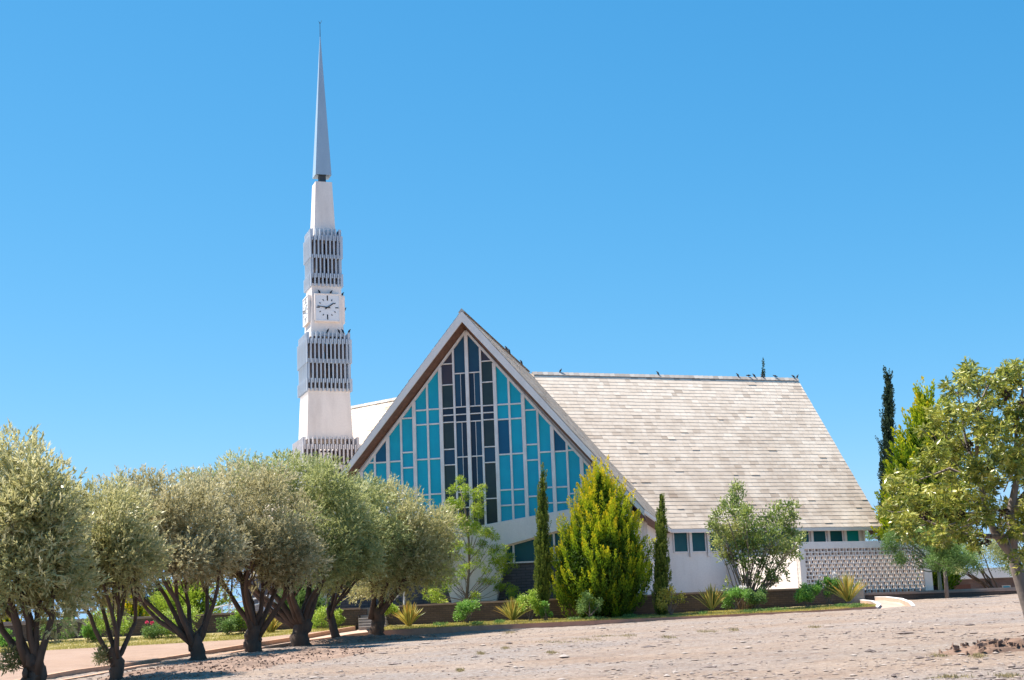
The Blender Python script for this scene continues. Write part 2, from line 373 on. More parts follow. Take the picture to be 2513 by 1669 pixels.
# ------------------------------------------------------------------ kerbs, path, beds
KR_T = [(905, 1551), (934, 1547), (1050, 1541), (1406, 1525), (1550, 1519), (1750, 1510), (2000, 1498), (2152, 1488)]
KR_B = [(905, 1568), (934, 1563), (1050, 1557), (1406, 1541), (1550, 1530), (1750, 1518), (2000, 1504), (2152, 1495)]
def ky(px): return lerp_tab(px, [(0, 33.4), (91, 35), (234, 38.6), (349, 42), (508, 47.3), (603, 50.5), (722, 54), (800, 56.2), (868, 57.6), (934, 58), (2200, 58)])
def kerb(name, mt, px, top, depth, wid, yf, label_):
    b = MB(); P = []
    for x in px:
        yy = yf(x); P.append(at(x, lerp_tab(x, top), yy))
    P = np.array(P)
    for i in range(len(P)-1):
        d = nrm((P[i+1]-P[i])*np.array([1, 1, 0])); n = np.array([-d[1], d[0], 0])
        if n[1] < 0: n = -n
        def nn(j):
            a = P[max(j-1, 0)]; c = P[min(j+1, len(P)-1)]; dd = nrm((c-a)*np.array([1, 1, 0])); q = np.array([-dd[1], dd[0], 0]); return q if q[1] > 0 else -q
        a, c = P[i], P[i+1]; na, nc = nn(i)*wid, nn(i+1)*wid; dz = np.array([0, 0, -depth])
        b.hexa([a+dz, c+dz, c+nc+dz, a+na+dz], [a, c, c+nc, a+na])
    o = b.build(name, mt, loc=P[len(P)//2]-UP*depth); tag(o, label_, 'kerb'); return o, P
kr, KRP = kerb('kerb', KERB, list(range(905, 2153, 40))+[2152], KR_T, .45, .16, lambda x: 58., 'long low red brown kerb in front of the flower bed, right of the steps')
LK_T = [(0, 1695), (234, 1655), (339, 1634), (508, 1612), (603, 1595), (722, 1576), (754, 1571), (818, 1562.7), (868, 1555), (905, 1551)]
UK_T = [(0, 1676), (91, 1661), (183, 1644), (339, 1624), (501, 1598), (603, 1581), (722, 1563), (800, 1549), (872, 1537)]
lk, LKP = kerb('kerb', KERBL, list(range(-40, 906, 35)), [(-40, 1702)]+LK_T, .5, .16, ky, 'lower kerb of the sloping path, right behind the olive trunks')
def uky(x): return ky(x)+2.2+.6*min(1, max(0, (x-500)/400))
uk, UKP = kerb('kerb', KERBL, list(range(-40, 873, 38)), [(-40, 1683)]+UK_T, .5, .16, uky, 'upper kerb of the sloping path, edging the pink earth forecourt')
# path surface between the kerbs
def px_of(P):
    v = P-CAM; d = v@_F; return CXP+FPX*(v@CR)/d, CYP-FPX*(v@CU)/d
pb = MB()
n_ = 26
A_ = [LKP[int(round(i*(len(LKP)-1)/n_))]+np.array([-.02, .1, -.03]) for i in range(n_+1)]
B_ = [UKP[int(round(i*(len(UKP)-1)/n_))]+np.array([.05, .05, -.15]) for i in range(n_+1)]
A_[-1] = LKP[-1]+np.array([0, .1, -.03]); B_[-1] = UKP[-1]+np.array([.3, .8, -.1])
for i in range(n_): pb.face([A_[i], A_[i+1], B_[i+1], B_[i]])
tag(pb.build('path', PATHM), kind='structure')

# garden wall bottom heights
def wall_top(px): return lerp_tab(px, [(-200, 1544), (200, 1522), (400, 1512), (610, 1501), (800, 1495), (886, 1491), (950, 1487), (1050, 1482), (1379, 1468), (1584, 1460), (1648, 1455.5), (1891, 1446), (2060, 1440)])
def wall_bot(px): return lerp_tab(px, [(-200, 1590), (197, 1566), (600, 1550), (886, 1537), (1050, 1532), (1600, 1508), (1900, 1492), (2060, 1482)])
# planted strip on the right
def strip(name, mt, front, back, n=60, seed=5, amp=.06, kind='structure'):
    V = []; Fc = []; m = 8
    for i in range(n+1):
        s = i/n
        a = front(s); c = back(s)
        for j in range(m+1):
            q = j/m; p = a*(1-q)+c*q
            h = (rng.random()-.4)*amp if 0 < j < m else 0
            V.append(p+np.array([0, 0, h]))
    b = MB(); b.mesh(V, [(i*(m+1)+j, (i+1)*(m+1)+j, (i+1)*(m+1)+j+1, i*(m+1)+j+1) for i in range(n) for j in range(m)])
    o = b.build(name, mt, smooth=True); tag(o, kind=kind); return o
def bedR_f(s): px = 915+s*(2152-915); return at(px, lerp_tab(px, KR_T), 58.)+np.array([0, .12, -.03])
def bedR_b(s): px = 915+s*(2152-915); return at(px, wall_bot(px), WY-.05)
strip('flower_bed', BEDM, bedR_f, bedR_b)
def bed_pt(px, q):  # q 0 kerb, 1 wall
    s = (px-915)/(2152-915); return bedR_f(s)*(1-q)+bedR_b(s)*q
# forecourt on the left (pink earth) and its planted strip
GR_E = [(-100, 1608), (0, 1603), (170, 1593), (325, 1585), (603, 1569), (722, 1556), (872, 1541)]
def fc_f(s): px = -40+s*912; return at(px, lerp_tab(px, [(-40, 1683)]+UK_T), uky(px))+np.array([0, .1, -.03])
def gry(px): return lerp_tab(px, [(-100, 57.5), (300, 57.7), (600, 57.8), (722, 58.2), (872, 59.5)])
def fc_m(s): px = -40+s*912; return at(px, lerp_tab(px, GR_E), max(gry(px), uky(px)+.3))
def fc_b(s): px = -40+s*912; return at(px, wall_bot(px), WY-.05)
strip('forecourt_ground', EARTHP, fc_f, fc_m, amp=.03)
strip('lawn_strip', BEDM, lambda s: fc_m(s)+UP*.004, fc_b)
def bedL(px, q): s = (px+40)/912; return fc_m(s)*(1-q)+fc_b(s)*q

# ------------------------------------------------------------------ garden walls
def wallseg(name, px0, px1, Yf, topf, botz, lab, n=24):
    b = MB(); c = MB(); P = []
    for i in range(n+1):
        px = px0+(px1-px0)*i/n; P.append(at(px, topf(px), Yf(px)))
    for i in range(n):
        a, e = P[i], P[i+1]; dz = lambda p: np.array([p[0], p[1], botz]); th = np.array([0, .24, 0])
        k = np.array([0, 0, -.07])
        b.hexa([dz(a), dz(e), dz(e+th), dz(a+th)], [a+k, e+k, e+th+k, a+th+k])
        o2 = np.array([0, -.03, 0]); t2 = np.array([0, .30, 0])
        c.hexa([a+o2+k, e+o2+k, e+o2+t2+k, a+o2+t2+k], [a+o2, e+o2, e+o2+t2, a+o2+t2])
    r = empty(name, (P[n//2][0], P[n//2][1], botz)); tag(r, lab, 'wall')
    b.build('brickwork', BR_WALL, r); c.build('coping', COPE, r); return r, P
wl, WLP = wallseg('garden_wall', -220, 884, lambda x: WY, wall_top, 1.2, 'long dark brown brick garden wall behind the olive trees, left of the steps')
wr, WRP = wallseg('garden_wall', 934, 2075, lambda x: WY, wall_top, 1.2, 'long dark brown brick garden wall behind the flower bed, right of the steps')
# return of the left wall beside the steps
b = MB(); e = WLP[-1]; b.box(e+np.array([.13, 1.3, -.9]), .12, 1.3, .83); b.box(e+np.array([-.02, .1, -.9]), .03, .12, .83); b.build('return_wall', BR_WALL, wl)
# steps
st = empty('garden_steps', at(908, 1545, 60.5), 'short flight of grey concrete steps between the two garden walls', 'steps')
for i in range(5):
    s = MB(); y0 = 60.3+i*.42; zt = at(905, 1537-i*6.9, y0)[2]
    x0 = at(880, 1530, y0)[0]; x1 = at(935, 1530, y0)[0]+.2
    s.box(((x0+x1)/2, y0+.6, zt-.3), (x1-x0)/2, .6, .3); s.build('step', STEPM, st, bevel=.015)
s = MB(); pA = at(991, 1484, 63.0); pB = at(992, 1441, 63.0); s.tube([pA-UP*.4, pB], [.045, .045], 8)
s.build('post', RAIL, hr := empty('handrail', pA-UP*.3, 'white handrail with one post climbing beside the steps in front of the charcoal brick', 'handrail'))
s = MB(); s.tube([at(940, 1494, 62.6), at(986, 1450, 63.0), pB-UP*.05], [.07, .07, .06], 8); s.build('rail', RAIL, hr)

# right retaining wall under the lattice and along the terrace
def wall_r_top(px): return lerp_tab(px, [(2040, 1459), (2109, 1457.5), (2262, 1452.5), (2281, 1452), (2700, 1440)])
w3, W3P = wallseg('retaining_wall', 2040, 2700, lambda x: 68.5, wall_r_top, 1.2, 'low brown retaining wall running right below the white lattice screen', 20)

# ramp with white edged kerbs
rp = empty('ramp_kerb', at(2200, 1480, 58.5), 'small curved kerb with white painted top at the end of the flower bed', 'kerb')
r1 = [(2150, 1490, 58), (2158, 1482, 58.8), (2140, 1474, 60.2), (2110, 1471, 62.5)]
r2 = [(2242, 1486, 57.8), (2232, 1476, 58.6), (2210, 1468, 60.4), (2175, 1464, 62.2), (2150, 1464, 64)]
for pts in (r1, r2):
    P = [at(*p) for p in pts]; bb = MB(); cc = MB()
    for a, c in zip(P[:-1], P[1:]):
        d = nrm((c-a)*np.array([1, 1, 0])); nn = np.array([-d[1], d[0], 0])*.06
        bb.hexa([a-nn-UP*.4, c-nn-UP*.4, c+nn-UP*.4, a+nn-UP*.4], [a-nn-UP*.03, c-nn-UP*.03, c+nn-UP*.03, a+nn-UP*.03])
        nn = nn*1.1; cc.hexa([a-nn-UP*.03, c-nn-UP*.03, c+nn-UP*.03, a+nn-UP*.03], [a-nn, c-nn, c+nn, a+nn])
    bb.build('kerb_stone', PATHM, rp); cc.build('painted_top', WKERB, rp)
b = MB(); P1 = [at(*p) for p in r1]; P2 = [at(*p) for p in r2]
b.face([P1[0]-UP*.10, P2[0]-UP*.12, P2[1]-UP*.12, P2[2]-UP*.14, P2[3]-UP*.16, P2[4]-UP*.17, P1[3]-UP*.08, P1[2]-UP*.08, P1[1]-UP*.08])
tag(b.build('ramp_path', PATHM), kind='structure')

# ------------------------------------------------------------------ church
HD = 70.83; RC = np.array([.916, 80, 16.05]); HW = 7.465; DROP = 9.015; WL = 16.3
TAN = DROP/HW; SL = math.hypot(HW, DROP); VT = HW/math.sin(math.radians(60))
church = empty('church', (RC[0], RC[1], TZ), 'white church with steep cream shingled roofs and a tall turquoise glass gable', 'church')
SB = .754    # gable window set back behind the fascia
WIN = .55    # wall inset from the eave
def wing(hax, front=False, side_tiles=(True, True)):
    ax = hd(hax); out = []
    sides = [hd(hax+90), hd(hax-90)]
    slab = MB(); tiles = MB(); cap = MB(); fas = MB(); sof = MB()
    for si, sd_ in enumerate(sides):
        dn = nrm(sd_*HW-UP*DROP); n = nrm(np.cross(ax, dn)); n = n if n[2] > 0 else -n
        va = VT*.5                      # axial distance of the valley foot
        pr = lambda u, v: RC+ax*u+dn*v
        # slab
        poly = [pr(0, 0), pr(WL-.04, 0), pr(WL-.04, SL-.02), pr(va, SL-.02)]
        slab.prism([p-UP*.03 for p in poly], -UP*.20)
        R = 43; e_ = SL/R
        for i in range(R):
            v0 = i*e_; v1 = min(v0+e_*1.12, SL+.03); u0 = va*v0/SL; u = u0-rng.random()*.3
            while u < WL:
                wd = rng.choice([.28, .34, .42, .50]); a0 = max(u, u0); a1 = min(u+wd-.006, WL)
                if a1-a0 > .03:
                    t0 = .004; t1 = .016+rng.random()*.006+(.02 if rng.random() < .015 else 0); jj = rng.uniform(-.008, .008)
                    q = [pr(a0, v0)+n*t0, pr(a1, v0)+n*t0, pr(a1, v1+jj)+n*t1, pr(a0, v1+jj)+n*t1]
                    tt = float(np.clip(rng.normal(.6, .15)-(.25 if rng.random() < .12 else 0), 0, 1)); b0 = [pr(a1, v1+jj), pr(a0, v1+jj)]
                    tiles.face(q, 0, tt); tiles.face([q[3], q[2], b0[0], b0[1]], 0, tt*.9)
                u += wd
        # eave fascia
        lo = pr(va, SL)+sd_*.0; hi = pr(WL-.0, SL)
        fz = np.array([0, 0, -.03]); fb = np.array([0, 0, -.18])
        fas.hexa([lo+fb-sd_*.06, hi+fb-sd_*.06, hi+fb+sd_*.02, lo+fb+sd_*.02], [lo+fz-sd_*.06, hi+fz-sd_*.06, hi+fz+sd_*.02, lo+fz+sd_*.02])
        # eave soffit
        sof.prism([lo+fb-sd_*.07, hi+fb-sd_*.07, hi+fb-sd_*(WIN+.1), lo+fb-sd_*(WIN+.1)], UP*.03)
        # gable fascia: top edge follows the roof edge
        a = RC+ax*(WL); c = pr(WL, SL)
        for z0, z1, d0 in ((.0, .49, .05),):
            fas.hexa([a-UP*z1, c-UP*.30-sd_*0, c-UP*.30-ax*.07, a-UP*z1-ax*.07],
                     [a-UP*z0+UP*.0, c-UP*.02, c-UP*.02-ax*.07, a-UP*z0-ax*.07])
        # sloping brown soffit between fascia and window wall
        k = .0
        a1 = RC+ax*(WL-.075)-UP*.485; c1 = pr(WL-.075, SL)-UP*.30
        a2 = RC+ax*(WL-SB-.02)-UP*.69; c2 = pr(WL-SB-.02, SL)-UP*.45
        sof.hexa([a1, c1, c2, a2], [RC+ax*(WL-.075)-UP*.3, pr(WL-.075, SL-.03)-UP*.25, pr(WL-SB-.02, SL-.03)-UP*.25, RC+ax*(WL-SB-.02)-UP*.3])
    u = .1
    while u < WL-.02:
        w_ = min(.30, WL-u)
        tt = rng.random()
        for sd_ in sides:
            dn = nrm(sd_*HW-UP*DROP)
            p0 = RC+ax*u+UP*.10; p1 = RC+ax*(u+w_-.01)+UP*.12
            cap.face([p0, p1, p1+dn*.24, p0+dn*.24], 0, tt)
        if u+w_ >= WL-.05:
            p = RC+ax*WL+UP*.12; cap.face([p, p+nrm(sides[0]*HW-UP*DROP)*.24, p+nrm(sides[1]*HW-UP*DROP)*.24], 0, tt)
        u += w_
    roof = slab.build('roof', WHITE2, church)
    tiles.build('shingles', TILES, roof); cap.build('ridge_cap', CAPM, roof)
    fas.build('fascia', WHITE2, roof); sof.build('soffit', WOOD, roof)
    return roof
roof_r = wing(HD); roof_f = wing(HD+120); roof_l = wing(HD-120)
label(roof_f, 'short front roof ending in the tall gable'); label(roof_r, 'long right hand roof with birds on its ridge'); label(roof_l, 'roof behind the tower')

# walls of the side wings
def axes(h): return hd(h), hd(h+90)
def wing_walls(h, sides_, end=True):
    ax = hd(h); IW = HW-WIN
    zt = RC[2]-TAN*IW-.28
    for s in sides_:
        b = MB()
        sd_ = hd(h+90*s); va = (VT-.63)*.5
        p = RC+sd_*IW; o = np.array([0, 0, 1.])
        A = np.array([*(p+ax*va)[:2], TZ]); B = np.array([*(p+ax*(WL-SB-.1))[:2], TZ])
        b.hexa([A, B, B-sd_*.25, A-sd_*.25], [q+UP*(zt-TZ) for q in (A, B, B-sd_*.25, A-sd_*.25)])
        b.build('wall', WHITE, church)
    if end:
        b = MB()
        e = RC+ax*(WL-SB); s = hd(h+90); g = lambda u, z: np.array([*(e+s*u)[:2], z])
        b.prism([g(-IW, TZ), g(IW, TZ), g(IW, zt), g(0, RC[2]-.75), g(-IW, zt)], -ax*.2); b.build('gable_wall', WHITE, church)
ex, ey = axes(HD)
wing_walls(HD, (1, -1)); wing_walls(HD-120, (1, -1))
wing_walls(HD+120, (1, -1), end=False)

for h_, s2 in ((HD-120, (1, -1)),):
    for s in s2:
        a_ = hd(h_); sd_ = hd(h_+90*s); p = RC+sd_*(HW-WIN+.03); A = np.array([*(p+a_*3.)[:2], TZ]); B = np.array([*(p+a_*(WL-1))[:2], TZ])
        b = MB(); b.hexa([A, B, B-sd_*.02, A-sd_*.02], [q+UP*2.6 for q in (A, B, B-sd_*.02, A-sd_*.02)]); b.build('brick_base', BR_CHAR, church)
# --- front gable window
axf = hd(HD+120); sdf = hd(HD+30); P0 = RC+axf*(WL-SB)
def fp(u, z, d=0.): q = P0+sdf*u+axf*d; return np.array([q[0], q[1], z])
ZA = 15.25; SP = .607
def btop(u): return 6.68+.125*abs(u)
def diag(u): return ZA-TAN*abs(u)
def clip_poly(poly, f):   # keep f(p)>=0
    o = []
    for i in range(len(poly)):
        a, b_ = poly[i], poly[(i+1) % len(poly)]; fa, fb = f(a), f(b_)
        if fa >= 0: o.append(a)
        if (fa >= 0) != (fb >= 0): k = fa/(fa-fb); o.append((a[0]+(b_[0]-a[0])*k, a[1]+(b_[1]-a[1])*k))
    return o
TR = {0: [13.42, 11.94, 11.61, 11.28, 9.75, 8.23, 7.57], 1: [13.88, 12.95, 11.92, 11.61, 11.30, 10.12, 9.44, 7.89], 2: [11.92, 11.27, 9.75, 8.22, 7.56], 3: [11.91, 11.27, 9.75, 8.21, 7.56],
      4: [11.60, 10.10, 9.43, 7.88], 5: [9.74, 8.22, 7.56], 6: [9.73, 8.21, 7.55], 7: [9.75, 7.90], 8: [8.22], 9: [8.2], 10: []}
gl = MB(); fr = MB()
mats_g = [G_TURQ, G_NAVY, G_DARK, G_SLATE, G_BLACK, G_REFL]
def bar(u0, z0, u1, z1, wd, dep, d0=.0):
    a = np.array([u0, z0]); c = np.array([u1, z1]); dd = (c-a)/np.linalg.norm(c-a); nn = np.array([-dd[1], dd[0]])*wd/2
    pts = [a+nn, a-nn, c-nn, c+nn]
    fr.prism([fp(p[0], p[1], d0) for p in pts], axf*dep)
for j in range(-11, 11):
    m_ = j if j >= 0 else -j-1
    u0, u1 = j*SP, (j+1)*SP
    zs = [20]+TR.get(m_, [])+[0]
    for i in range(len(zs)-1):
        zt, zb = zs[i], zs[i+1]
        halves = [(u0, u1, None)]
        if m_ == 0 and i in (1, 4, 5, 6, 7): um = (u0+u1)/2; halves = [(u0, um, 'a'), (um, u1, 'b')]
        for h0, h1, hk in halves:
            po = [(h0, zb), (h1, zb), (h1, zt), (h0, zt)]
            sg = 1 if j >= 0 else -1
            po = clip_poly(po, lambda p: (ZA-TAN*sg*p[0])-p[1])
            if len(po) < 3: continue
            po = clip_poly(po, lambda p: p[1]-btop(p[0])+.05)
            if len(po) < 3: continue
            mi = 0
            if m_ == 0:
                inner = (hk == 'a') if j == 0 else (hk == 'b')
                mi = 3 if i == 0 else (4 if (inner or i in (2, 3)) else 3)
                if i >= 6: mi = 2 if not inner else 4
            elif m_ == 1: mi = [5, 5, 2, 4, 4, 2, 3, 2, 2][min(i, 8)]
            if j == 1 and i == 1: mi = 2
            if j == 2 and i == 2: mi = 1
            if j in (6, -7) and i == 0: mi = 1
            gl.face([fp(p[0], p[1], .02+.002*(i % 2)) for p in po], mi)
            if hk == 'a': 
                z1_ = min(zt, diag(um)); bar(um, max(zb, btop(um)), um, z1_, .020, .04, .0)
        if i > 0:   # transom at zt
            a_, b_ = u0, u1; lim = (ZA-zt)/TAN
            if sg > 0: b_ = min(b_, lim)
            else: a_ = max(a_, -lim)
            if b_-a_ > .02 and zt > btop(u0): bar(a_, zt, b_, zt, .06 if m_ > 1 else .045, .075, .0)
for k in range(-11, 12):
    u = k*SP; zt = diag(u)-.02; zb = btop(u)-.05
    if zt-zb < .1: continue
    wd = .15 if k % 2 == 0 else .085
    bar(u, zb, u, zt, wd, .13 if k % 2 == 0 else .10, -.01)
ue = (ZA-6.68)/(TAN+.125)
for s_ in (-1, 1):
    bar(0, ZA+.03, s_*ue, btop(ue), .10, .11, 0.)
    bar(0, 6.68, s_*ue, btop(ue), .08, .10, 0.)
gw = fr.build('gable_window', FRAME, church); gl.build('stained_glass', mats_g, gw)
# backing wall of the gable between roof and glass
b = MB(); IW = HW-WIN
b.prism([fp(-IW, 6.5, -.05), fp(IW, 6.5, -.05), fp(IW, RC[2]-TAN*IW-.2, -.05), fp(0, RC[2]-.25, -.05), fp(-IW, RC[2]-TAN*IW-.2, -.05)], -axf*.15)
b.build('gable_wall', WHITE, church)
# beam, leg, lower windows, brick base
b = MB(); top = []
ce = 6.45
poly = [(0, 6.70), (ce, btop(ce)+.02), (IW, 7.15), (IW, 6.75), (3.82, 6.39), (1.47, 5.87), (1.38, 5.2), (.93, TZ), (-.93, TZ), (-1.38, 5.2), (-1.47, 5.87), (-3.82, 6.39), (-IW, 6.75), (-IW, 7.15), (-ce, btop(ce)+.02)]
b.prism([fp(u, z, .16) for u, z in poly], -axf*.5)
b.build('concrete_beam_and_leg', WHITE, church)
for s_ in (-1, 1):
    b = MB(); b.prism([fp(s_*.5, TZ, -.12), fp(s_*IW, TZ, -.12), fp(s_*IW, 5.12, -.12), fp(s_*.5, 5.12, -.12)], -axf*.2); b.build('brick_base', BR_CHAR, church)
for s_ in (-1, 1):
    fr = MB(); g2 = MB()
    g2.face([fp(s_*1.3, 5.12, -.16), fp(s_*IW, 5.12, -.16), fp(s_*IW, 7., -.16), fp(s_*1.3, 6.1, -.16)])
    bar(s_*1.2, 5.13, s_*IW, 5.13, .06, .12, -.15)
    bar(s_*1.47, 5.85, s_*IW, 5.85+.2204*(IW-1.47), .07, .10, -.15)
    for u in (1.74, 3.5, 5.2): bar(s_*u, 5.12, s_*u, 5.9+.22*(u-1.47), .075, .10, -.15)
    o = fr.build('lower_window', FRAME, church); g2.build('glass', G_TEALD, o)
# corner piers where the gable meets the side walls
for s_ in (-1, 1): b = MB(); b.prism([fp(s_*(IW-.35), TZ, -.05), fp(s_*(IW+.001), TZ, -.05), fp(s_*(IW+.001), 7.1, -.05), fp(s_*(IW-.35), 7.1, -.05)], -axf*.35); b.build('corner_pier', WHITE, church)
# vertical slats on the front wing side wall
for k in range(7):
    b = MB(); u = WL-SB-.7-k*.62; c = RC+axf*u+sdf*(IW+.05); zt = RC[2]-TAN*IW-.3; zb = 5.35
    b.box((c[0], c[1], (zt+zb)/2), .05, .06, (zt-zb)/2, axf, sdf); b.build('wall_fin', WHITE2, church)

# --- clerestory windows of the right wing
zt = RC[2]-TAN*HW-.15; zb = 5.92
PW0 = RC+ey*(HW-WIN)
uA = (hit(1652, 1320, PW0, ey)-RC)@ex; uB = (hit(2107, 1310, PW0, ey)-RC)@ex
nwin = 11; stepu = (uB-uA+.22)/nwin
for k in range(nwin):
    fr = MB(); g2 = MB(); u = uA+k*stepu; wv = stepu-.21
    c = RC+ex*(u+wv/2)+ey*(HW-WIN)
    def wq(a, z, d): q = RC+ex*a+ey*(HW-WIN+d); return np.array([q[0], q[1], z])
    g2.face([wq(u, zb, .012), wq(u+wv, zb, .012), wq(u+wv, zt, .012), wq(u, zt, .012)])
    for a0, a1, z0, z1, dd in ((u-.02, u+.03, zb, zt, .05), (u+wv-.03, u+wv+.02, zb, zt, .05), (u-.02, u+wv+.02, zb-.04, zb+.02, .07)):
        fr.prism([wq(a0, z0, .003), wq(a1, z0, .003), wq(a1, z1, .003), wq(a0, z1, .003)], ey*dd)
    o = fr.build('clerestory_window', FRAME, church); g2.build('glass', G_TEALB if k == nwin-1 else G_TEALD, o)
    if k < nwin-1:
        fr = MB(); a = u+wv+.105
        fr.prism([wq(a-.05, zb-.25, .003), wq(a+.05, zb-.25, .003), wq(a+.05, zt, .003), wq(a-.05, zt, .003)], ey*.14)
        fr.build('window_post', WHITE2, church)
b = MB(); b.prism([wq(uA-.1, TZ-.2, .004), wq(uB+1, TZ-.2, .004), wq(uB+1, TZ+.22, .004), wq(uA-.1, TZ+.22, .004)], ey*.03); b.build('plinth', BR_WALL, church)

# ------------------------------------------------------------------ lattice screen
Q = hit(1783, 1400, PW0, ey); Q[2] = 0
t_ = 0
for t_ in np.arange(.5, 12, .02):
    if px_of(np.array([*(Q+ey*t_)[:2], 5.]))[0] > 1962: break
LP = np.array([*(Q+ey*t_)[:2], 0.])
scr = empty('screen_wall', (LP[0], LP[1], TZ), 'white pierced block screen wall with solid white top beam, right of the tall shrub', 'wall')
zT = hit(2110, 1328, LP, ey)[2]; zBm = hit(2110, 1345, LP, ey)[2]; zB = hit(2180, 1456, LP, ey)[2]
UR = (hit(2288, 1420, LP, ey)-LP)@ex; UL0 = .28; UR0 = UR-.42
def lq(u, z, d=0.): q = LP+ex*u+ey*d; return np.array([q[0], q[1], z])
def lbox(b, u0, u1, z0, z1, d0, d1): b.prism([lq(u0, z0, d0), lq(u1, z0, d0), lq(u1, z1, d0), lq(u0, z1, d0)], ey*(d1-d0))
b = MB(); lbox(b, 0, UR, zBm, zT, -.25, .0); b.build('top_beam', WHITE, scr)
b = MB(); lbox(b, 0, UL0, zB-.6, zBm, -.3, .02); b.build('end_pier', WHITE, scr)
b = MB(); lbox(b, UR0, UR, zB-.3, zBm, -.3, .02); b.build('end_pier', WHITE, scr)
b = MB(); b.prism([lq(.0, zB-.6, 0), lq(.0, zT-.4, 0), np.array([*Q[:2], zT-.4]), np.array([*Q[:2], zB-.6])], ex*.2); b.build('side_wall', WHITE, scr)
# pierced blocks: rows of bricks alternately flat and upright
cols = int(round((UR0-UL0)/.335)); cw = (UR0-UL0)/cols; rows_ = int(round((zBm-zB)/.168)); rh = (zBm-zB)/rows_
b = MB(); D0, D1 = -.16, -.02
for r_ in range(rows_):
    z0 = zB+r_*rh; off = (r_ % 2)*cw/2+(r_//2 % 2)*.06
    lbox(b, UL0, UR0, z0, z0+.024, D0, D1)               # thin bed
    u = UL0-cw+off
    while u < UR0:
        for a0, a1 in ((0, .026), (.195, .219), (.311, .335)):
            x0, x1 = max(u+a0*cw/.335, UL0), min(u+a1*cw/.335, UR0)
            if x1 > x0+.002: lbox(b, x0, x1, z0+.024, z0+rh, D0, D1)
        x0, x1 = max(u+.026, UL0), min(u+.195, UR0)
        if x1 > x0+.01: lbox(b, x0, x1, z0+.024, z0+.055, D0, D1)
        u += cw
b.build('pierced_blocks', WHITE, scr)
b = MB(); lbox(b, -.1, UR+.2, zB-.9, zB, -.35, .03); b.build('base_course', BR_WALL, scr)
b = MB(); lbox(b, .3, UR-.4, zB, zT-.1, -.95, -.85); b.build('dark_backing', rough_paint('backing_shade_brown', (.12, .085, .075), (.09, .065, .06)), scr)  # added dark backing; shade behind the openings is put into its colour

# ------------------------------------------------------------------ tower
T0 = np.array([-9.55, 75., TZ])
tower = empty('bell_tower', T0, 'slender white clock tower with slatted belfries and a blue grey needle spire', 'tower')
def tq(u, v, z): q = T0+ex*u+ey*v; return np.array([q[0], q[1], z])
def sq(h, z): return [tq(-h, -h, z), tq(h, -h, z), tq(h, h, z), tq(-h, h, z)]
def frustum(b, h0, z0, h1, z1): b.hexa(sq(h0, z0), sq(h1, z1))
b = MB(); frustum(b, 1.15, 12.05, 1.045, 14.62); b.build('shaft', TOWERW, tower)
b = MB(); frustum(b, .85, 17.30, .745, 20.05); b.build('shaft', TOWERW, tower)
b = MB(); frustum(b, .565, 22.45, .431, 25.56); b.build('shaft', TOWERW, tower)
b = MB(); frustum(b, .17, 25.5, .17, 26.2); b.build('neck', NECK, tower)
b = MB(); h = .417; base = sq(h, 25.95); tip = sq(.012, 33.78); b.mesh(base+tip, [(0, 1, 5, 4), (1, 2, 6, 5), (2, 3, 7, 6), (3, 0, 4, 7), (4, 5, 6, 7)])
b.mesh(base+sq(.2, 26.1), [(1, 0, 4, 5), (2, 1, 5, 6), (3, 2, 6, 7), (0, 3, 7, 4)]); sp = b.build('spire', SPIRE, tower)
b = MB(); tp = tq(0, 0, 33.7); b.tube([tp, tp+UP*.85], [.02, .012], 6); b.tube([tp+UP*.75, tp+UP*.86+ex*.07, tp+UP*.96+ex*.08], [.012, .01, .008], 5); b.tube([tp+UP*.75, tp+UP*.9-ex*.07], [.012, .008], 5); b.build('lightning_rod', NECK, tower)
def cage(h, rows, slat_m, zlo, zhi, rail_zs, open_=.30):
    c = MB()
    n = int(round(2*h/.205)); sp_ = 2*h/n
    for ri, (z1, z0) in enumerate(rows):
        offm = (ri % 2)*.5
        dd = .00 if ri % 2 == 0 else .05
        for f_ in range(4):
            a = [ex, ey, -ex, -ey][f_]; o = [ey, -ex, -ey, ex][f_]
            for k in range(n+1 if ri % 2 else n):
                u = -h+sp_*(k+.5-offm)
                if ri % 2 and k == n: continue
                q = np.array([*T0[:2], (z0+z1)/2])+a*u+o*(h+.0+dd-.06)
                c.box(q, .034, .065, (z1-z0)/2+rng.uniform(-.01, .01), a, o)
    cg = c.build('slat_cage', slat_m, tower)
    r = MB()
    for z in rail_zs:
        for f_ in range(4):
            a = [ex, ey, -ex, -ey][f_]; o = [ey, -ex, -ey, ex][f_]
            r.box(np.array([*T0[:2], z])+o*(h-.18), h-.13, .05, .045, a, o)
    for i_ in (-1, 1):
        for j_ in (-1, 1):
            pw = h*open_
            r.box(tq(i_*(h-.26-pw/2), j_*(h-.30), (zlo+zhi)/2), pw/2+.02, .06, (zhi-zlo)/2, ex, ey)
            r.box(tq(i_*(h-.30), j_*(h-.26-pw/2), (zlo+zhi)/2), .055, pw/2, (zhi-zlo)/2-.01, ex, ey)
    r.build('inner_frame', DARKC, cg)
    return cg
cage(.80, [(22.93, 22.33), (22.57, 21.38), (21.57, 20.36), (20.57, 19.90)], SLAT, 19.95, 22.6, (22.50, 21.46, 20.46, 20.1), .55)
cage(1.115, [(17.46, 16.88), (17.12, 15.88), (16.10, 14.90), (15.10, 14.47)], SLAT, 14.5, 17.25, (17.10, 16.0, 15.0, 14.62), .58)
cage(1.41, [(12.12, 11.52), (11.75, 10.55), (10.75, 9.55), (9.75, 8.55), (8.75, 7.55)], SLATW, 4.0, 11.7, (11.75, 11.1, 10.65, 9.65, 8.65), .42)
b = MB()
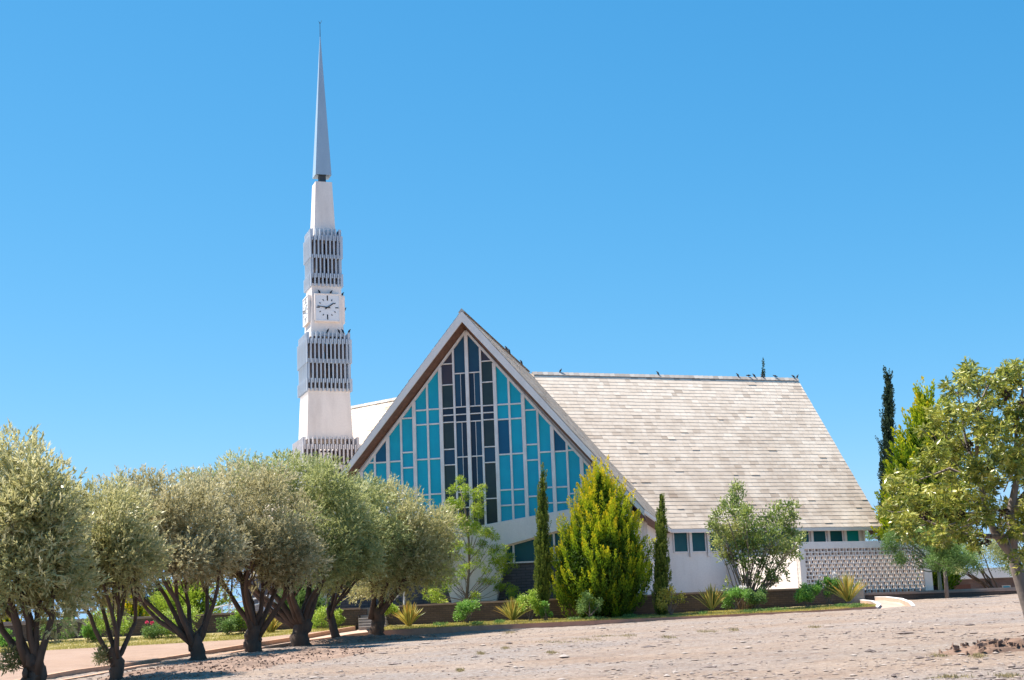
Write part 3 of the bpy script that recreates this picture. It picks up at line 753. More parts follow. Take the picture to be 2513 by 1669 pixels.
for i_ in (-1, 1):
    for j_ in (-1, 1): b.box(tq(i_*1.0, j_*1.0, (TZ+12)/2), .14, .14, (12-TZ)/2, ex, ey)
b.build('leg_frame', DARKC, tower)
b = MB(); b.box(tq(.25, -.1, 15.35), .3, .3, .45, ex, ey); b.build('bell_housing', rough_paint('terracotta_box', (.42, .27, .2), (.3, .2, .16)), tower)
# clocks on the four sides
for f_ in range(4):
    a = [ex, ey, -ex, -ey][f_]; o = [ey, -ex, -ey, ex][f_]
    a = -np.cross(o, UP)   # to the right when looking at the face
    if f_ == 0: a = ex
    c0 = np.array([*T0[:2], 18.77])
    def cq(u, z, d): return c0+a*u+o*d+UP*z
    def cbox(b, u0, u1, z0, z1, d0, d1): b.prism([cq(u0, z0, d0), cq(u1, z0, d0), cq(u1, z1, d0), cq(u0, z1, d0)], o*(d1-d0))
    b = MB(); cbox(b, -.62, .62, -.69, .69, .76, .93); ck = b.build('clock', CLOCKF, tower)
    b = MB()
    for u0, u1, z0, z1 in ((-.64, .64, .66, .72), (-.64, .64, -.72, -.66), (-.66, -.60, -.66, .66), (.60, .66, -.66, .66)): cbox(b, u0, u1, z0, z1, .80, .955)
    b.build('clock_frame', WHITE, ck)
    for k in range(12):
        b = MB(); q = math.radians(30*k); dx, dz = math.sin(q), math.cos(q); tx, tz = dz, -dx
        if k % 3 == 0: r0, r1, wd = (.40, .66, .028) if k % 6 == 0 else (.40, .56, .024)
        else: r0, r1, wd = .40, .48, .022
        if k % 6 == 0: r0, r1 = .36, .62
        pts = [cq(dx*r0+tx*wd, dz*r0+tz*wd, .935), cq(dx*r1+tx*wd, dz*r1+tz*wd, .935), cq(dx*r1-tx*wd, dz*r1-tz*wd, .935), cq(dx*r0-tx*wd, dz*r0-tz*wd, .935)]
        b.prism(pts, o*.012); b.build('hour_mark', BLACK, ck)
    for ang, ln, wd, dd in ((54, .40, .035, .955), (276.5, .52, .028, .975)):
        q = math.radians(ang); dx, dz = math.sin(q), math.cos(q); tx, tz = dz, -dx; b = MB()
        pts = [cq(-dx*.14+tx*wd*.8, -dz*.14+tz*wd*.8, dd), cq(dx*ln+tx*wd*.6, dz*ln+tz*wd*.6, dd), cq(dx*ln-tx*wd*.6, dz*ln-tz*wd*.6, dd), cq(tx*-wd-dx*.14, tz*-wd-dz*.14, dd)]
        b.prism(pts, o*.015); b.build('hour_hand' if ln < .45 else 'minute_hand', BLACK, ck)

# ------------------------------------------------------------------ birds
def bird(P, face, lab, tilt=64, grp='pigeons perched on the church and tower', s=.74):
    f = np.array([math.cos(math.radians(face)), .35, 0]); f = nrm(f); t = math.radians(tilt)
    axd = f*math.cos(t)+UP*math.sin(t)
    foot = P; c = foot+UP*.10*s
    prof = [(-.20, .012), (-.17, .028), (-.10, .035), (-.06, .055), (0, .072), (.06, .062), (.10, .040), (.125, .032), (.15, .036), (.17, .030), (.19, .010), (.215, .004)]
    b = MB(); pts = []
    for k, (q, r) in enumerate(prof):
        p = c+axd*q*s
        if q > .11: p = c+axd*.11*s+(axd*.6+f*.5+UP*.2)*(q-.11)*s
        pts.append(p)
    b.tube(pts, [r*s*1.05 for _, r in prof], 8)
    for e in (-1, 1):
        sd_ = np.cross(f, UP)*e*.02; b.tube([foot+sd_, c+sd_*1.2], [.008*s, .01*s], 4)
    o = b.build('pigeon', BIRD, loc=P, smooth=True); tag(o, lab, 'bird', grp); return o
GR = [  # px, py, depth, face, label
    (784, 721, 'F', 180, 'dark pigeon on top of the front clock, over its twelve mark\'s left'),
    (812, 721.4, 'F', 10, 'dark pigeon on the top right corner of the front clock'),
    (840, 726.5, 'R', 0, 'dark pigeon on top of the clock on the tower\'s right side'),
    (845.8, 764, 'R', 0, 'dark pigeon clinging to the middle of the right side clock'),
    (804, 814, 'C', 0, 'dark pigeon on a slat below the clock, leftmost of the row'),
    (832, 814, 'C', 180, 'dark pigeon on a slat below the clock, second of the row'),
    (841.7, 814.5, 'C', 180, 'dark pigeon on a slat below the clock, third of the row'),
    (856.6, 816.5, 'C', 0, 'dark pigeon on the right corner slat of the middle cage'),
    (830.5, 577, 'U', 180, 'dark pigeon inside the right corner of the topmost slat cage'),
    (711.6, 1116, 'L', 0, 'dark pigeon on the left corner of the lowest slat cage'),
    (1242.9, 864, 'A', 180, 'upper of two dark pigeons together on the steep front ridge'),
    (1249.5, 870, 'A', 180, 'lower of two dark pigeons together on the steep front ridge'),
    (1279.6, 898, 'A', 180, 'lone dark pigeon on the lower end of the front ridge')]
def ridge_pt(px, h):
    ax = hd(h); best = min(np.arange(0, WL, .02), key=lambda u: abs(px_of(RC+ax*u+UP*.12)[0]-px)); return RC+ax*best+UP*.115
for px, py, k, fc, lab in GR:
    if k == 'A': P = ridge_pt(px, HD+120)
    elif k == 'F': P = hit(px, py, T0+ey*.9, ey); P[2] = 18.77+.725
    elif k == 'R': P = at(px, py, T0[1]-.2)
    elif k == 'U': P = hit(px, py, T0+ey*.55, ey)
    elif k == 'L': P = at(px, py, T0[1]+.3)
    else: P = hit(px, py, T0+ey*1.08, ey); P[2] = 17.46
    bird(P, fc, lab)
RB = [(1375.5, 0, 'lone dark pigeon on the long ridge near its left end', 60), (1615, 180, 'lone dark pigeon at the middle of the long ridge', 60), (1811, 180, 'dark pigeon on the long ridge, first left of the cypress tip', 60),
      (1837.5, 180, 'dark pigeon bending low on the long ridge left of the cypress tip', 5), (1851, 180, 'dark pigeon on the long ridge just left of the cypress tip', 55), (1871, 180, 'dark pigeon on the long ridge in front of the cypress tip', 55),
      (1903, 180, 'dark pigeon leaning on the long ridge right of the cypress tip', 25), (1948, 180, 'left pigeon of the pair at the right end of the long ridge', 45), (1957, 0, 'right pigeon of the pair at the right end of the long ridge', 60)]
for px, fc, lab, tl in RB: bird(ridge_pt(px, HD), fc, lab, tl)

# ------------------------------------------------------------------ vegetation builders
def blob_leaves(centers, radii, n, L, Wd, up=.3, outw=.5, cen=None, shell=.5, tspread=.22, flat=1., ttop=0.):
    """leaves in and on a set of clumps"""
    centers = np.asarray(centers); radii = np.asarray(radii); k = len(centers)
    wts = radii**2; wts = wts/wts.sum(); ci = rng.choice(k, n, p=wts)
    d = rdir(n); r = radii[ci]*(shell+(1-shell)*rng.random(n))*(.85+.3*rng.random(n))
    off = d*r[:, None]; off[:, 2] *= flat
    P = centers[ci]+off
    cen = centers.mean(0) if cen is None else cen
    o = nrm(P-cen)
    D = nrm(d*outw+o*outw*.6+UP*up+rng.normal(size=(n, 3))*.55)
    ct = rng.normal(0, tspread*.7, k)
    t = np.clip(.5+ct[ci]+rng.normal(0, tspread*.6, n)+ttop*d[:, 2], 0, 1)
    return leaf_quads(P, D, L*(.7+.6*rng.random(n)), Wd*(.7+.6*rng.random(n))), t
def limb(b, p0, p1, r0, r1, wob=.12, seg=5, n=6):
    L = np.linalg.norm(p1-p0); pts = []; rr = []
    off = rng.normal(size=3)*wob*L
    for i in range(seg+1):
        s = i/seg; pts.append(p0*(1-s)+p1*s+off*math.sin(math.pi*s)*.6+(rng.normal(size=3)*wob*L*.12 if 0 < i < seg else 0)+UP*0)
        rr.append(r0*(1-s)+r1*s)
    b.tube(pts, rr, n, rough=.12); return pts
def ellip_clumps(c, rad, k, rs, lumpy=.12, low=-.75):
    o = []
    while len(o) < k:
        d = rdir(1)[0]
        if d[2] < low: continue
        q = rng.uniform(.66, 1.0) if rng.random() < .85 else rng.uniform(.2, .6)
        o.append(c+d*np.asarray(rad)*q*(1+rng.normal()*lumpy))
    return np.array(o), rng.uniform(rs[0], rs[1], k)

def olive(px, py, Y, lobes, fk, mt, lab, n, lean=0., trunk_r=.2, seed=1, limbs=6, L=.125, shoot=None):
    global rng; rng = np.random.default_rng(seed)
    base = at(px, py, Y); base[2] = max(gz(base[0], base[1]), -5)+.0 if False else base[2]
    r = empty('olive_tree', base, lab, 'tree', 'olive trees in the row beside the path')
    s = Y/FPX
    W = lambda x, y, dy=0: at(x, y, Y+dy)
    C_, R_ = [], []; cen = []
    for (lx, ly, rx, rz, dy) in lobes:
        c = W(lx, ly, dy); cen.append(c)
        a, q = ellip_clumps(c, (rx*s, min(rx*s, 1.9), rz*s), int(10+rx*rz*s*s*8), (.26, .60), lumpy=.07); C_.append(a); R_.append(q)
    C_ = np.concatenate(C_); R_ = np.concatenate(R_); cc = np.mean(cen, 0)
    t = MB(); fork = W(fk[0], fk[1]); b0 = base-UP*.3
    kk = 9; tp_ = [b0]+[base*(1-q)+fork*q+rng.normal(size=3)*trunk_r*.09*np.array([1, 1, 0])+np.array([1, .5, 0])*trunk_r*.35*math.sin(q*5+seed)*q for q in np.linspace(0, 1, kk)]
    tr_ = [trunk_r*1.35]+[trunk_r*(1.18-.42*q**.7+.05*rng.normal()) for q in np.linspace(0, 1, kk)]
    t.tube(tp_+[tp_[-1]+UP*.12, tp_[-1]+UP*.2], tr_+[trunk_r*.55, trunk_r*.2], 12, rough=.08); fork = tp_[-1]
    for _ in range(5):
        q = rng.random(); a = rng.random()*6.28; c0 = base*(1-q)+fork*q+np.array([math.cos(a), math.sin(a), 0])*trunk_r*.75; t.tube([c0-UP*.1, c0, c0+UP*.1], [trunk_r*.2, trunk_r*.27, trunk_r*.15], 7, rough=.15)
    for i in range(limbs):
        g = C_[rng.integers(len(C_))]; ang = 2*math.pi*(i+rng.uniform(-.25, .25))/limbs
        rx = np.mean([l[2] for l in lobes])*s
        zlow = cc[2]-.35*np.mean([l[3] for l in lobes])*s
        lo_ = min(l[1]+l[3]*.75 for l in lobes); xl = min(l[0]-l[2]*.6 for l in lobes); xr = max(l[0]+l[2]*.6 for l in lobes)
        pxm = xl+(xr-xl)*(i+.5)/limbs; m1 = W(pxm, max(1360, min(1440, lo_+15))+rng.uniform(-10, 20)*Y/50, math.sin(ang*1.7)*rx*.8)
        ps = limb(t, fork-UP*(.05+rng.random()*.35)+rng.normal(size=3)*trunk_r*.25*np.array([1, 1, 0]), m1, trunk_r*.38, trunk_r*.15, .085, 6, 7)
        for k in range(6):
            st_ = ps[rng.integers(3, 7)]; near = C_[np.argsort(np.linalg.norm(C_-m1-UP*.5, axis=1)+rng.random(len(C_))*1.5)[k]]
            p2 = limb(t, st_, near, trunk_r*.13, .010, .12, 5, 5)
            for _ in range(2):
                g = C_[np.argsort(np.linalg.norm(C_-p2[3], axis=1)+rng.random(len(C_))*1.)[0]]; limb(t, p2[3], g, .022, .008, .1, 3, 4)
    t.build('trunk', BARK_D, r, smooth=True)
    Q1, t1 = blob_leaves(C_, R_, int(n*.30), L*1.1, L*.32, up=.2, outw=.5, cen=cc, shell=.3, ttop=.05, tspread=.2); t1 = t1*.75
    m = 11; k = int(n*.80/m); ci = rng.choice(len(C_), k, p=R_**2/np.sum(R_**2)); ctint = rng.normal(0, .17, len(C_))
    d = rdir(k); P = C_[ci]+d*(R_[ci]*rng.uniform(.72, 1.08, k))[:, None]
    sd_ = nrm(d*.8+UP*.38+nrm(P-cc)*.3+rng.normal(size=d.shape)*.25); SLn = L*rng.uniform(1.0, 2.2, k)
    q = np.tile(np.linspace(0, 1, m), k); PP = np.repeat(P, m, 0)+np.repeat(sd_*SLn[:, None], m, 0)*q[:, None]
    DD = nrm(np.repeat(sd_, m, 0)+rng.normal(size=(k*m, 3))*.42)
    Q2 = leaf_quads(PP, DD, L*rng.uniform(.7, 1.15, k*m), L*.25); t2 = np.clip(np.repeat(.48+ctint[ci]+rng.normal(0, .14, k)+d[:, 2]*.14, m)+q*.12+rng.normal(0, .07, k*m), 0, 1)
    quads_np('crown', np.concatenate([Q1, Q2]), mt, r, np.concatenate([t1, t2]))
    if shoot:
        cs = np.array([W(*q) for q in shoot]); Q3, t3 = blob_leaves(cs, [.16]*len(cs), 260*len(cs), L*.7, L*.2, up=.2, outw=.6, shell=.2, tspread=.2)
        b = MB()
        for q in cs: b.tube([base+UP*.5, q], [.012, .006], 4)
        o = quads_np('shoot', Q3, mt, r, t3*.7); b.build('shoot_stem', BARK_D, o)
    return r

olive(68, 1708, 31, [(20, 1305, 120, 225, 0), (95, 1275, 65, 140, -.3), (70, 1430, 125, 130, 0), (-60, 1290, 100, 200, .5), (120, 1400, 75, 110, .4)], (85, 1625), F_OLV_S, 'large silver green olive tree at the far left edge of the photo', 48000, seed=11, trunk_r=.24, L=.135, shoot=[(25, 1605), (38, 1625), (15, 1630)])
olive(285, 1692, 35, [(245, 1300, 100, 90, 0), (275, 1375, 75, 75, -.4), (185, 1330, 75, 100, .3), (215, 1430, 80, 70, .3), (330, 1385, 55, 50, .2)], (285, 1605), F_OLV_S, 'pale olive tree with a forked trunk, second from the left', 34000, seed=12, trunk_r=.17, shoot=[(252, 1600), (246, 1614), (262, 1612)])
olive(484, 1631, 45, [(290, 1270, 135, 92, 0), (430, 1250, 130, 92, .2), (350, 1345, 175, 72, 0), (500, 1300, 95, 95, .4), (440, 1385, 130, 55, 0), (320, 1390, 100, 55, 0), (535, 1375, 60, 50, .2)], (487, 1570), F_OLV_T, 'wide tan green olive tree left of centre, third from the left', 66000, seed=13, trunk_r=.24, limbs=8)
olive(620, 1608, 49, [(590, 1240, 120, 88, 0), (650, 1285, 112, 98, 0), (560, 1340, 115, 70, 0), (680, 1355, 95, 62, 0), (620, 1392, 115, 55, 0), (725, 1385, 65, 50, .2)], (622, 1545), F_OLV_T, 'tan olive tree with a knobbly trunk, fourth from the left', 56000, seed=14, trunk_r=.27, limbs=7)
olive(737, 1596, 52.5, [(570, 1208, 130, 72, 1.5), (720, 1206, 140, 78, 1.0), (790, 1265, 115, 105, .3), (840, 1325, 90, 90, .3), (770, 1370, 130, 62, 0)], (742, 1530), F_OLV_G, 'tallest green olive tree with a thick dark trunk, fifth from the left', 74000, seed=15, trunk_r=.33, limbs=8)
olive(833, 1585, 55, [(880, 1255, 90, 80, .8), (910, 1330, 90, 95, .5), (860, 1395, 90, 55, 0)], (805, 1500), F_OLV_G, 'olive tree with a thin leaning trunk between two thick trunks', 28000, seed=16, trunk_r=.16, limbs=5)
olive(925, 1568, 57.2, [(960, 1280, 100, 78, .3), (1030, 1310, 100, 80, .3), (950, 1350, 115, 85, 0), (1060, 1350, 68, 80, 0), (930, 1425, 85, 52, 0), (1010, 1400, 75, 50, 0)], (925, 1500), F_OLV_S, 'rightmost olive tree of the row, in front of the garden steps', 56000, seed=17, trunk_r=.27, limbs=7)

def plume_tree(name, px0, px1, ytop, ybase, Y, prof, mt, nplume, pl, lab, cat='tree', leafL=.09, grp=None, seed=1, per=55, outk=.35, bark=TWIG, tipt=.55, widthr=.15, ztop=None, tbase=.15, fillk=14, fillr=.72, ttk=.12):
    global rng; rng = np.random.default_rng(seed)
    base = at((px0+px1)/2, ybase, Y); top = at((px0+px1)/2, ytop, Y); H = top[2]-base[2]; R = (px1-px0)/2*Y/FPX
    axis = lambda t: base+(top-base)*t
    r = empty(name, base, lab, cat, grp)
    tr = MB(); tr.tube([base-UP*.2, axis(.3), axis(.85)], [max(.05, R*.09), max(.04, R*.07), .02], 7, rough=.1); tr.build('trunk', bark, r)
    qs, ts = [], []
    tt = rng.random(nplume)
    # area-weighted heights
    P_, D_ = [], []
    ww = np.array([np.interp(t, *zip(*prof)) for t in np.linspace(0, 1, 200)])+.05; cdf = np.cumsum(ww)/ww.sum()
    hts = np.interp(rng.random(nplume), cdf, np.linspace(0, 1, 200))
    for t in hts:
        a = rng.random()*2*math.pi; rr = np.interp(t, *zip(*prof))*R*rng.uniform(.55, .98)
        o = np.array([math.cos(a), math.sin(a), 0]); L = pl*rng.uniform(.6, 1.3)
        p = axis(min(t, 1))+o*rr; p = p-UP*L*.5
        d = nrm(o*outk*rng.uniform(.5, 1.5)*(1-t*.6)+UP+rng.normal(size=3)*.10)
        s = rng.random(per)**.8; rad = widthr*L*np.sin(np.pi*np.clip(s*.9+.1, 0, 1))**.8*rng.random(per)**.5
        od = rdir(per); pts = p+d*(s*L)[:, None]+od*rad[:, None]
        dirs = nrm(d+od*.35+rng.normal(size=(per, 3))*.12)
        qs.append(leaf_quads(pts, dirs, leafL*(1.2-.5*s), leafL*.38))
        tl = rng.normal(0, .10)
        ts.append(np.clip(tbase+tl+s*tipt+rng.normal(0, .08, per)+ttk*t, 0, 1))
    # interior fill
    m = nplume*fillk; t = np.interp(rng.random(m), cdf, np.linspace(0, 1, 200)); rr = np.array([np.interp(q, *zip(*prof)) for q in t])*R*rng.random(m)**.5*fillr
    a = rng.random(m)*2*math.pi; P = base+(top-base)*(t*.94)[:, None]+np.stack([np.cos(a)*rr, np.sin(a)*rr, 0*a], 1)
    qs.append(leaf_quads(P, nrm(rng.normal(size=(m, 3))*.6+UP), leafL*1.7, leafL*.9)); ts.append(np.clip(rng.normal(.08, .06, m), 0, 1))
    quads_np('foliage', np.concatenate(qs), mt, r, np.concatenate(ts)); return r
CP = [(0, .32), (.05, .58), (.14, .86), (.27, .99), (.38, 1.0), (.55, .80), (.75, .50), (.9, .22), (1, .03)]
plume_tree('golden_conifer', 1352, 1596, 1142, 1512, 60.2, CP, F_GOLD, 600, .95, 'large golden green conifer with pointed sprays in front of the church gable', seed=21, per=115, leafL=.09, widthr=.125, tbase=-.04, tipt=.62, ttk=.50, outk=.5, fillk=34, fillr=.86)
TH = [(0, .5), (.05, .85), (.3, 1.), (.6, .75), (.85, .42), (1, .1)]
plume_tree('slim_cypress', 1310, 1353, 1140, 1478, 59.9, TH, F_CYP, 330, .34, 'slim column cypress left of the golden conifer', seed=22, per=42, leafL=.065, outk=.12, grp='slim cypresses in the flower bed')
plume_tree('slim_cypress', 1601, 1645, 1198, 1510, 59.6, TH, F_CYP, 330, .34, 'slim column cypress right of the golden conifer', seed=23, per=42, leafL=.065, outk=.12, grp='slim cypresses in the flower bed')
# right hand background conifers
plume_tree('tall_cypress', 2158, 2202, 890, 1460, 90, [(0, .8), (.3, 1), (.6, .8), (.85, .45), (1, .06)], F_CYPD, 420, .8, 'tall dark thin cypress standing behind the golden conifer at right', seed=24, per=40, leafL=.14, outk=.25)
plume_tree('golden_conifer', 2174, 2360, 955, 1440, 76, [(0, .6), (.2, .95), (.4, 1.), (.6, .8), (.8, .45), (1, .04)], F_GOLD, 560, 1.3, 'golden conifer with spreading sprays behind the broad leaved tree at right', seed=25, per=75, leafL=.19, outk=.6, tipt=.62, tbase=.0, widthr=.13, fillk=22, fillr=.8)
plume_tree('tall_cypress', 1866, 1880, 886, 1200, 110, [(0, .8), (.6, 1), (.9, .5), (1, .1)], F_CYPD, 60, .7, 'tip of a distant dark cypress showing above the long roof ridge', seed=26, per=40, leafL=.13, outk=.2)
# left background behind the garden wall
plume_tree('golden_bush', 248, 362, 1430, 1535, 64.5, CP, F_GOLD, 200, .5, 'rounded golden bush behind the garden wall, between the second and third olive trunks', 'bush', seed=27, per=50, leafL=.09, tipt=.75, tbase=.2)
plume_tree('slim_cypress', 158, 182, 1370, 1560, 66, TH, F_CYPD, 120, .5, 'dark cypress behind the garden wall between the first and second olive trunks', seed=28, per=40, leafL=.09, outk=.12)
plume_tree('spreading_conifer', 345, 440, 1440, 1530, 70, [(0, 1), (.5, .95), (.8, .6), (1, .1)], F_CYPD, 120, .8, 'dark green spreading conifer behind the wall, left of the third olive trunk', seed=29, per=60, leafL=.12, outk=1.2)
plume_tree('spreading_conifer', 385, 545, 1415, 1515, 67, [(0, 1), (.4, .95), (.75, .7), (1, .1)], F_FEATH, 150, 1.0, 'bright green spreading conifer behind the wall, behind the third olive tree', seed=30, per=60, leafL=.12, outk=1.8)
plume_tree('spreading_conifer', 682, 790, 1418, 1510, 66, [(0, 1), (.5, .95), (.8, .6), (1, .1)], F_GREEN, 160, .6, 'dark green shrub behind the wall, behind the thick fifth olive trunk', 'bush', seed=32, per=60, leafL=.10, outk=.9)
plume_tree('golden_bush', -10, 60, 1500, 1590, 63, CP, F_GOLD, 90, .5, 'golden bush behind the wall at the far left edge', 'bush', seed=31, per=50, leafL=.09, tipt=.75, tbase=.2)

# feathery sapling
def feathery():
    global rng; rng = np.random.default_rng(41)
    Y = 61.0; base = at(1143, 1484, 63.2); r = empty('feathery_tree', base, 'sparse feathery bright green sapling in front of the white gable leg', 'tree')
    Y = 63.2; W = lambda x, y, dy=0: at(x, y, Y+dy)
    t = MB(); main = [(1143, 1490), (1148, 1440), (1152, 1380), (1150, 1320), (1143, 1255), (1128, 1195)]
    P = [W(*m) for m in main]; t.tube(P, [.075, .06, .05, .04, .025, .012], 7, rough=.1)
    tips = [(1128, 1188), (1112, 1200), (1145, 1198), (1160, 1210), (1175, 1204), (1102, 1225), (1100, 1250), (1128, 1235), (1135, 1260), (1108, 1245), (1170, 1237), (1180, 1245), (1168, 1265), (1148, 1275), (1185, 1262),
            (1130, 1290), (1160, 1290), (1175, 1295), (1200, 1305), (1210, 1320), (1150, 1305), (1185, 1335), (1100, 1330), (1085, 1350), (1115, 1345), (1070, 1385), (1060, 1445), (1075, 1460), (1090, 1420), (1095, 1390), (1110, 1400), (1062, 1472), (1055, 1440),
            (1205, 1350), (1225, 1345), (1215, 1380), (1235, 1385), (1250, 1380), (1240, 1400), (1220, 1415), (1225, 1440), (1255, 1442), (1258, 1460), (1195, 1395), (1210, 1370), (1120, 1370), (1130, 1420), (1160, 1470), (1155, 1350), (1175, 1365), (1105, 1440), (1085, 1475), (1190, 1425), (1130, 1340), (1140, 1395), (1180, 1312), (1095, 1365), (1080, 1405), (1232, 1365), (1118, 1280), (1140, 1225)]
    C_ = []
    for i, (x, y) in enumerate(tips):
        q = W(x, y, rng.uniform(-.8, .8)); C_.append(q)
        yy = min(max(y+rng.uniform(25, 90)+abs(x-1145)*.5, 1225), 1475); k = np.interp(yy, [m[1] for m in main[::-1]], [m[0] for m in main[::-1]]); s = W(k, yy)
        mm = s*.5+q*.5+UP*-.12; t.tube([s, mm, q], [.016 if y > 1300 else .01, .010, .004], 5)
    t.build('trunk', TWIG, r, smooth=True)
    qs, ts = [], []
    for c in C_:
        for _ in range(3):
            cc = c+rng.normal(size=3)*np.array([.12, .12, .11]); n = 85; d = rdir(n); d[:, 2] = d[:, 2]*.8
            Pn = cc+d*(rng.random(n)**.5*.17)[:, None]*np.array([1.1, 1.1, .95])
            qs.append(leaf_quads(Pn, nrm(d+rng.normal(size=(n, 3))*.4), .115, .03)); ts.append(np.clip(rng.normal(.55, .2)+d[:, 2]*.3+rng.normal(0, .1, n), 0, 1))
    quads_np('foliage', np.concatenate(qs), F_FEATH, r, np.concatenate(ts))
feathery()

# tall vase shaped shrub
def vase():
    global rng; rng = np.random.default_rng(42)
    Y = 60.6; base = at(1835, 1493, Y); r = empty('tall_shrub', base, 'tall many stemmed green shrub standing in the bed before the church windows', 'shrub')
    W = lambda x, y, dy=0: at(x, y, Y+dy); t = MB(); C_ = []; R_ = []
    pts = [(1808, 1200, 26), (1806, 1225, 32), (1800, 1255, 40), (1830, 1260, 36), (1775, 1240, 18), (1760, 1262, 22), (1750, 1290, 24), (1770, 1300, 34), (1790, 1320, 40), (1760, 1330, 24), (1780, 1360, 30), (1810, 1300, 40), (1840, 1300, 40), (1850, 1340, 40),
           (1890, 1270, 30), (1910, 1250, 26), (1935, 1240, 20), (1955, 1240, 12), (1945, 1265, 26), (1920, 1285, 36), (1900, 1310, 36), (1940, 1310, 36), (1960, 1330, 22), (1970, 1310, 12), (1930, 1345, 36), (1900, 1350, 34), (1870, 1380, 30), (1915, 1385, 24), (1945, 1360, 20), (1890, 1410, 26),
           (1925, 1405, 12), (1860, 1330, 34), (1870, 1290, 34), (1820, 1340, 36), (1830, 1380, 30), (1800, 1370, 28), (1905, 1420, 16), (1960, 1365, 12), (1930, 1420, 6), (1785, 1425, 9), (1780, 1445, 8), (1895, 1430, 18), (1860, 1420, 20), (1830, 1420, 20)]
    for x, y, rr in pts:
        q = W(x, y, rng.uniform(-1.0, 1.0)*min(1, (1490-y)/200)); C_.append(q); R_.append(rr*Y/FPX*.85)
        b0 = base+np.array([rng.uniform(-.3, .3), rng.uniform(-.2, .2), -.1])
        m = b0*.45+q*.55+UP*.25
        t.tube([b0, b0*.72+q*.28+UP*.15, m, q], [.028, .024, .017, .006], 5, rough=.1)
        for _ in range(2): limb(t, m, q+rng.normal(size=3)*.3, .010, .004, .1, 3, 4)
    t.build('trunk', TWIG, r, smooth=True)
    Q1, t1 = blob_leaves(C_, R_, 10500, .14, .055, up=.35, outw=.4, shell=.15, tspread=.28, ttop=.1)
    quads_np('foliage', Q1, F_SHRUB, r, t1)
vase()

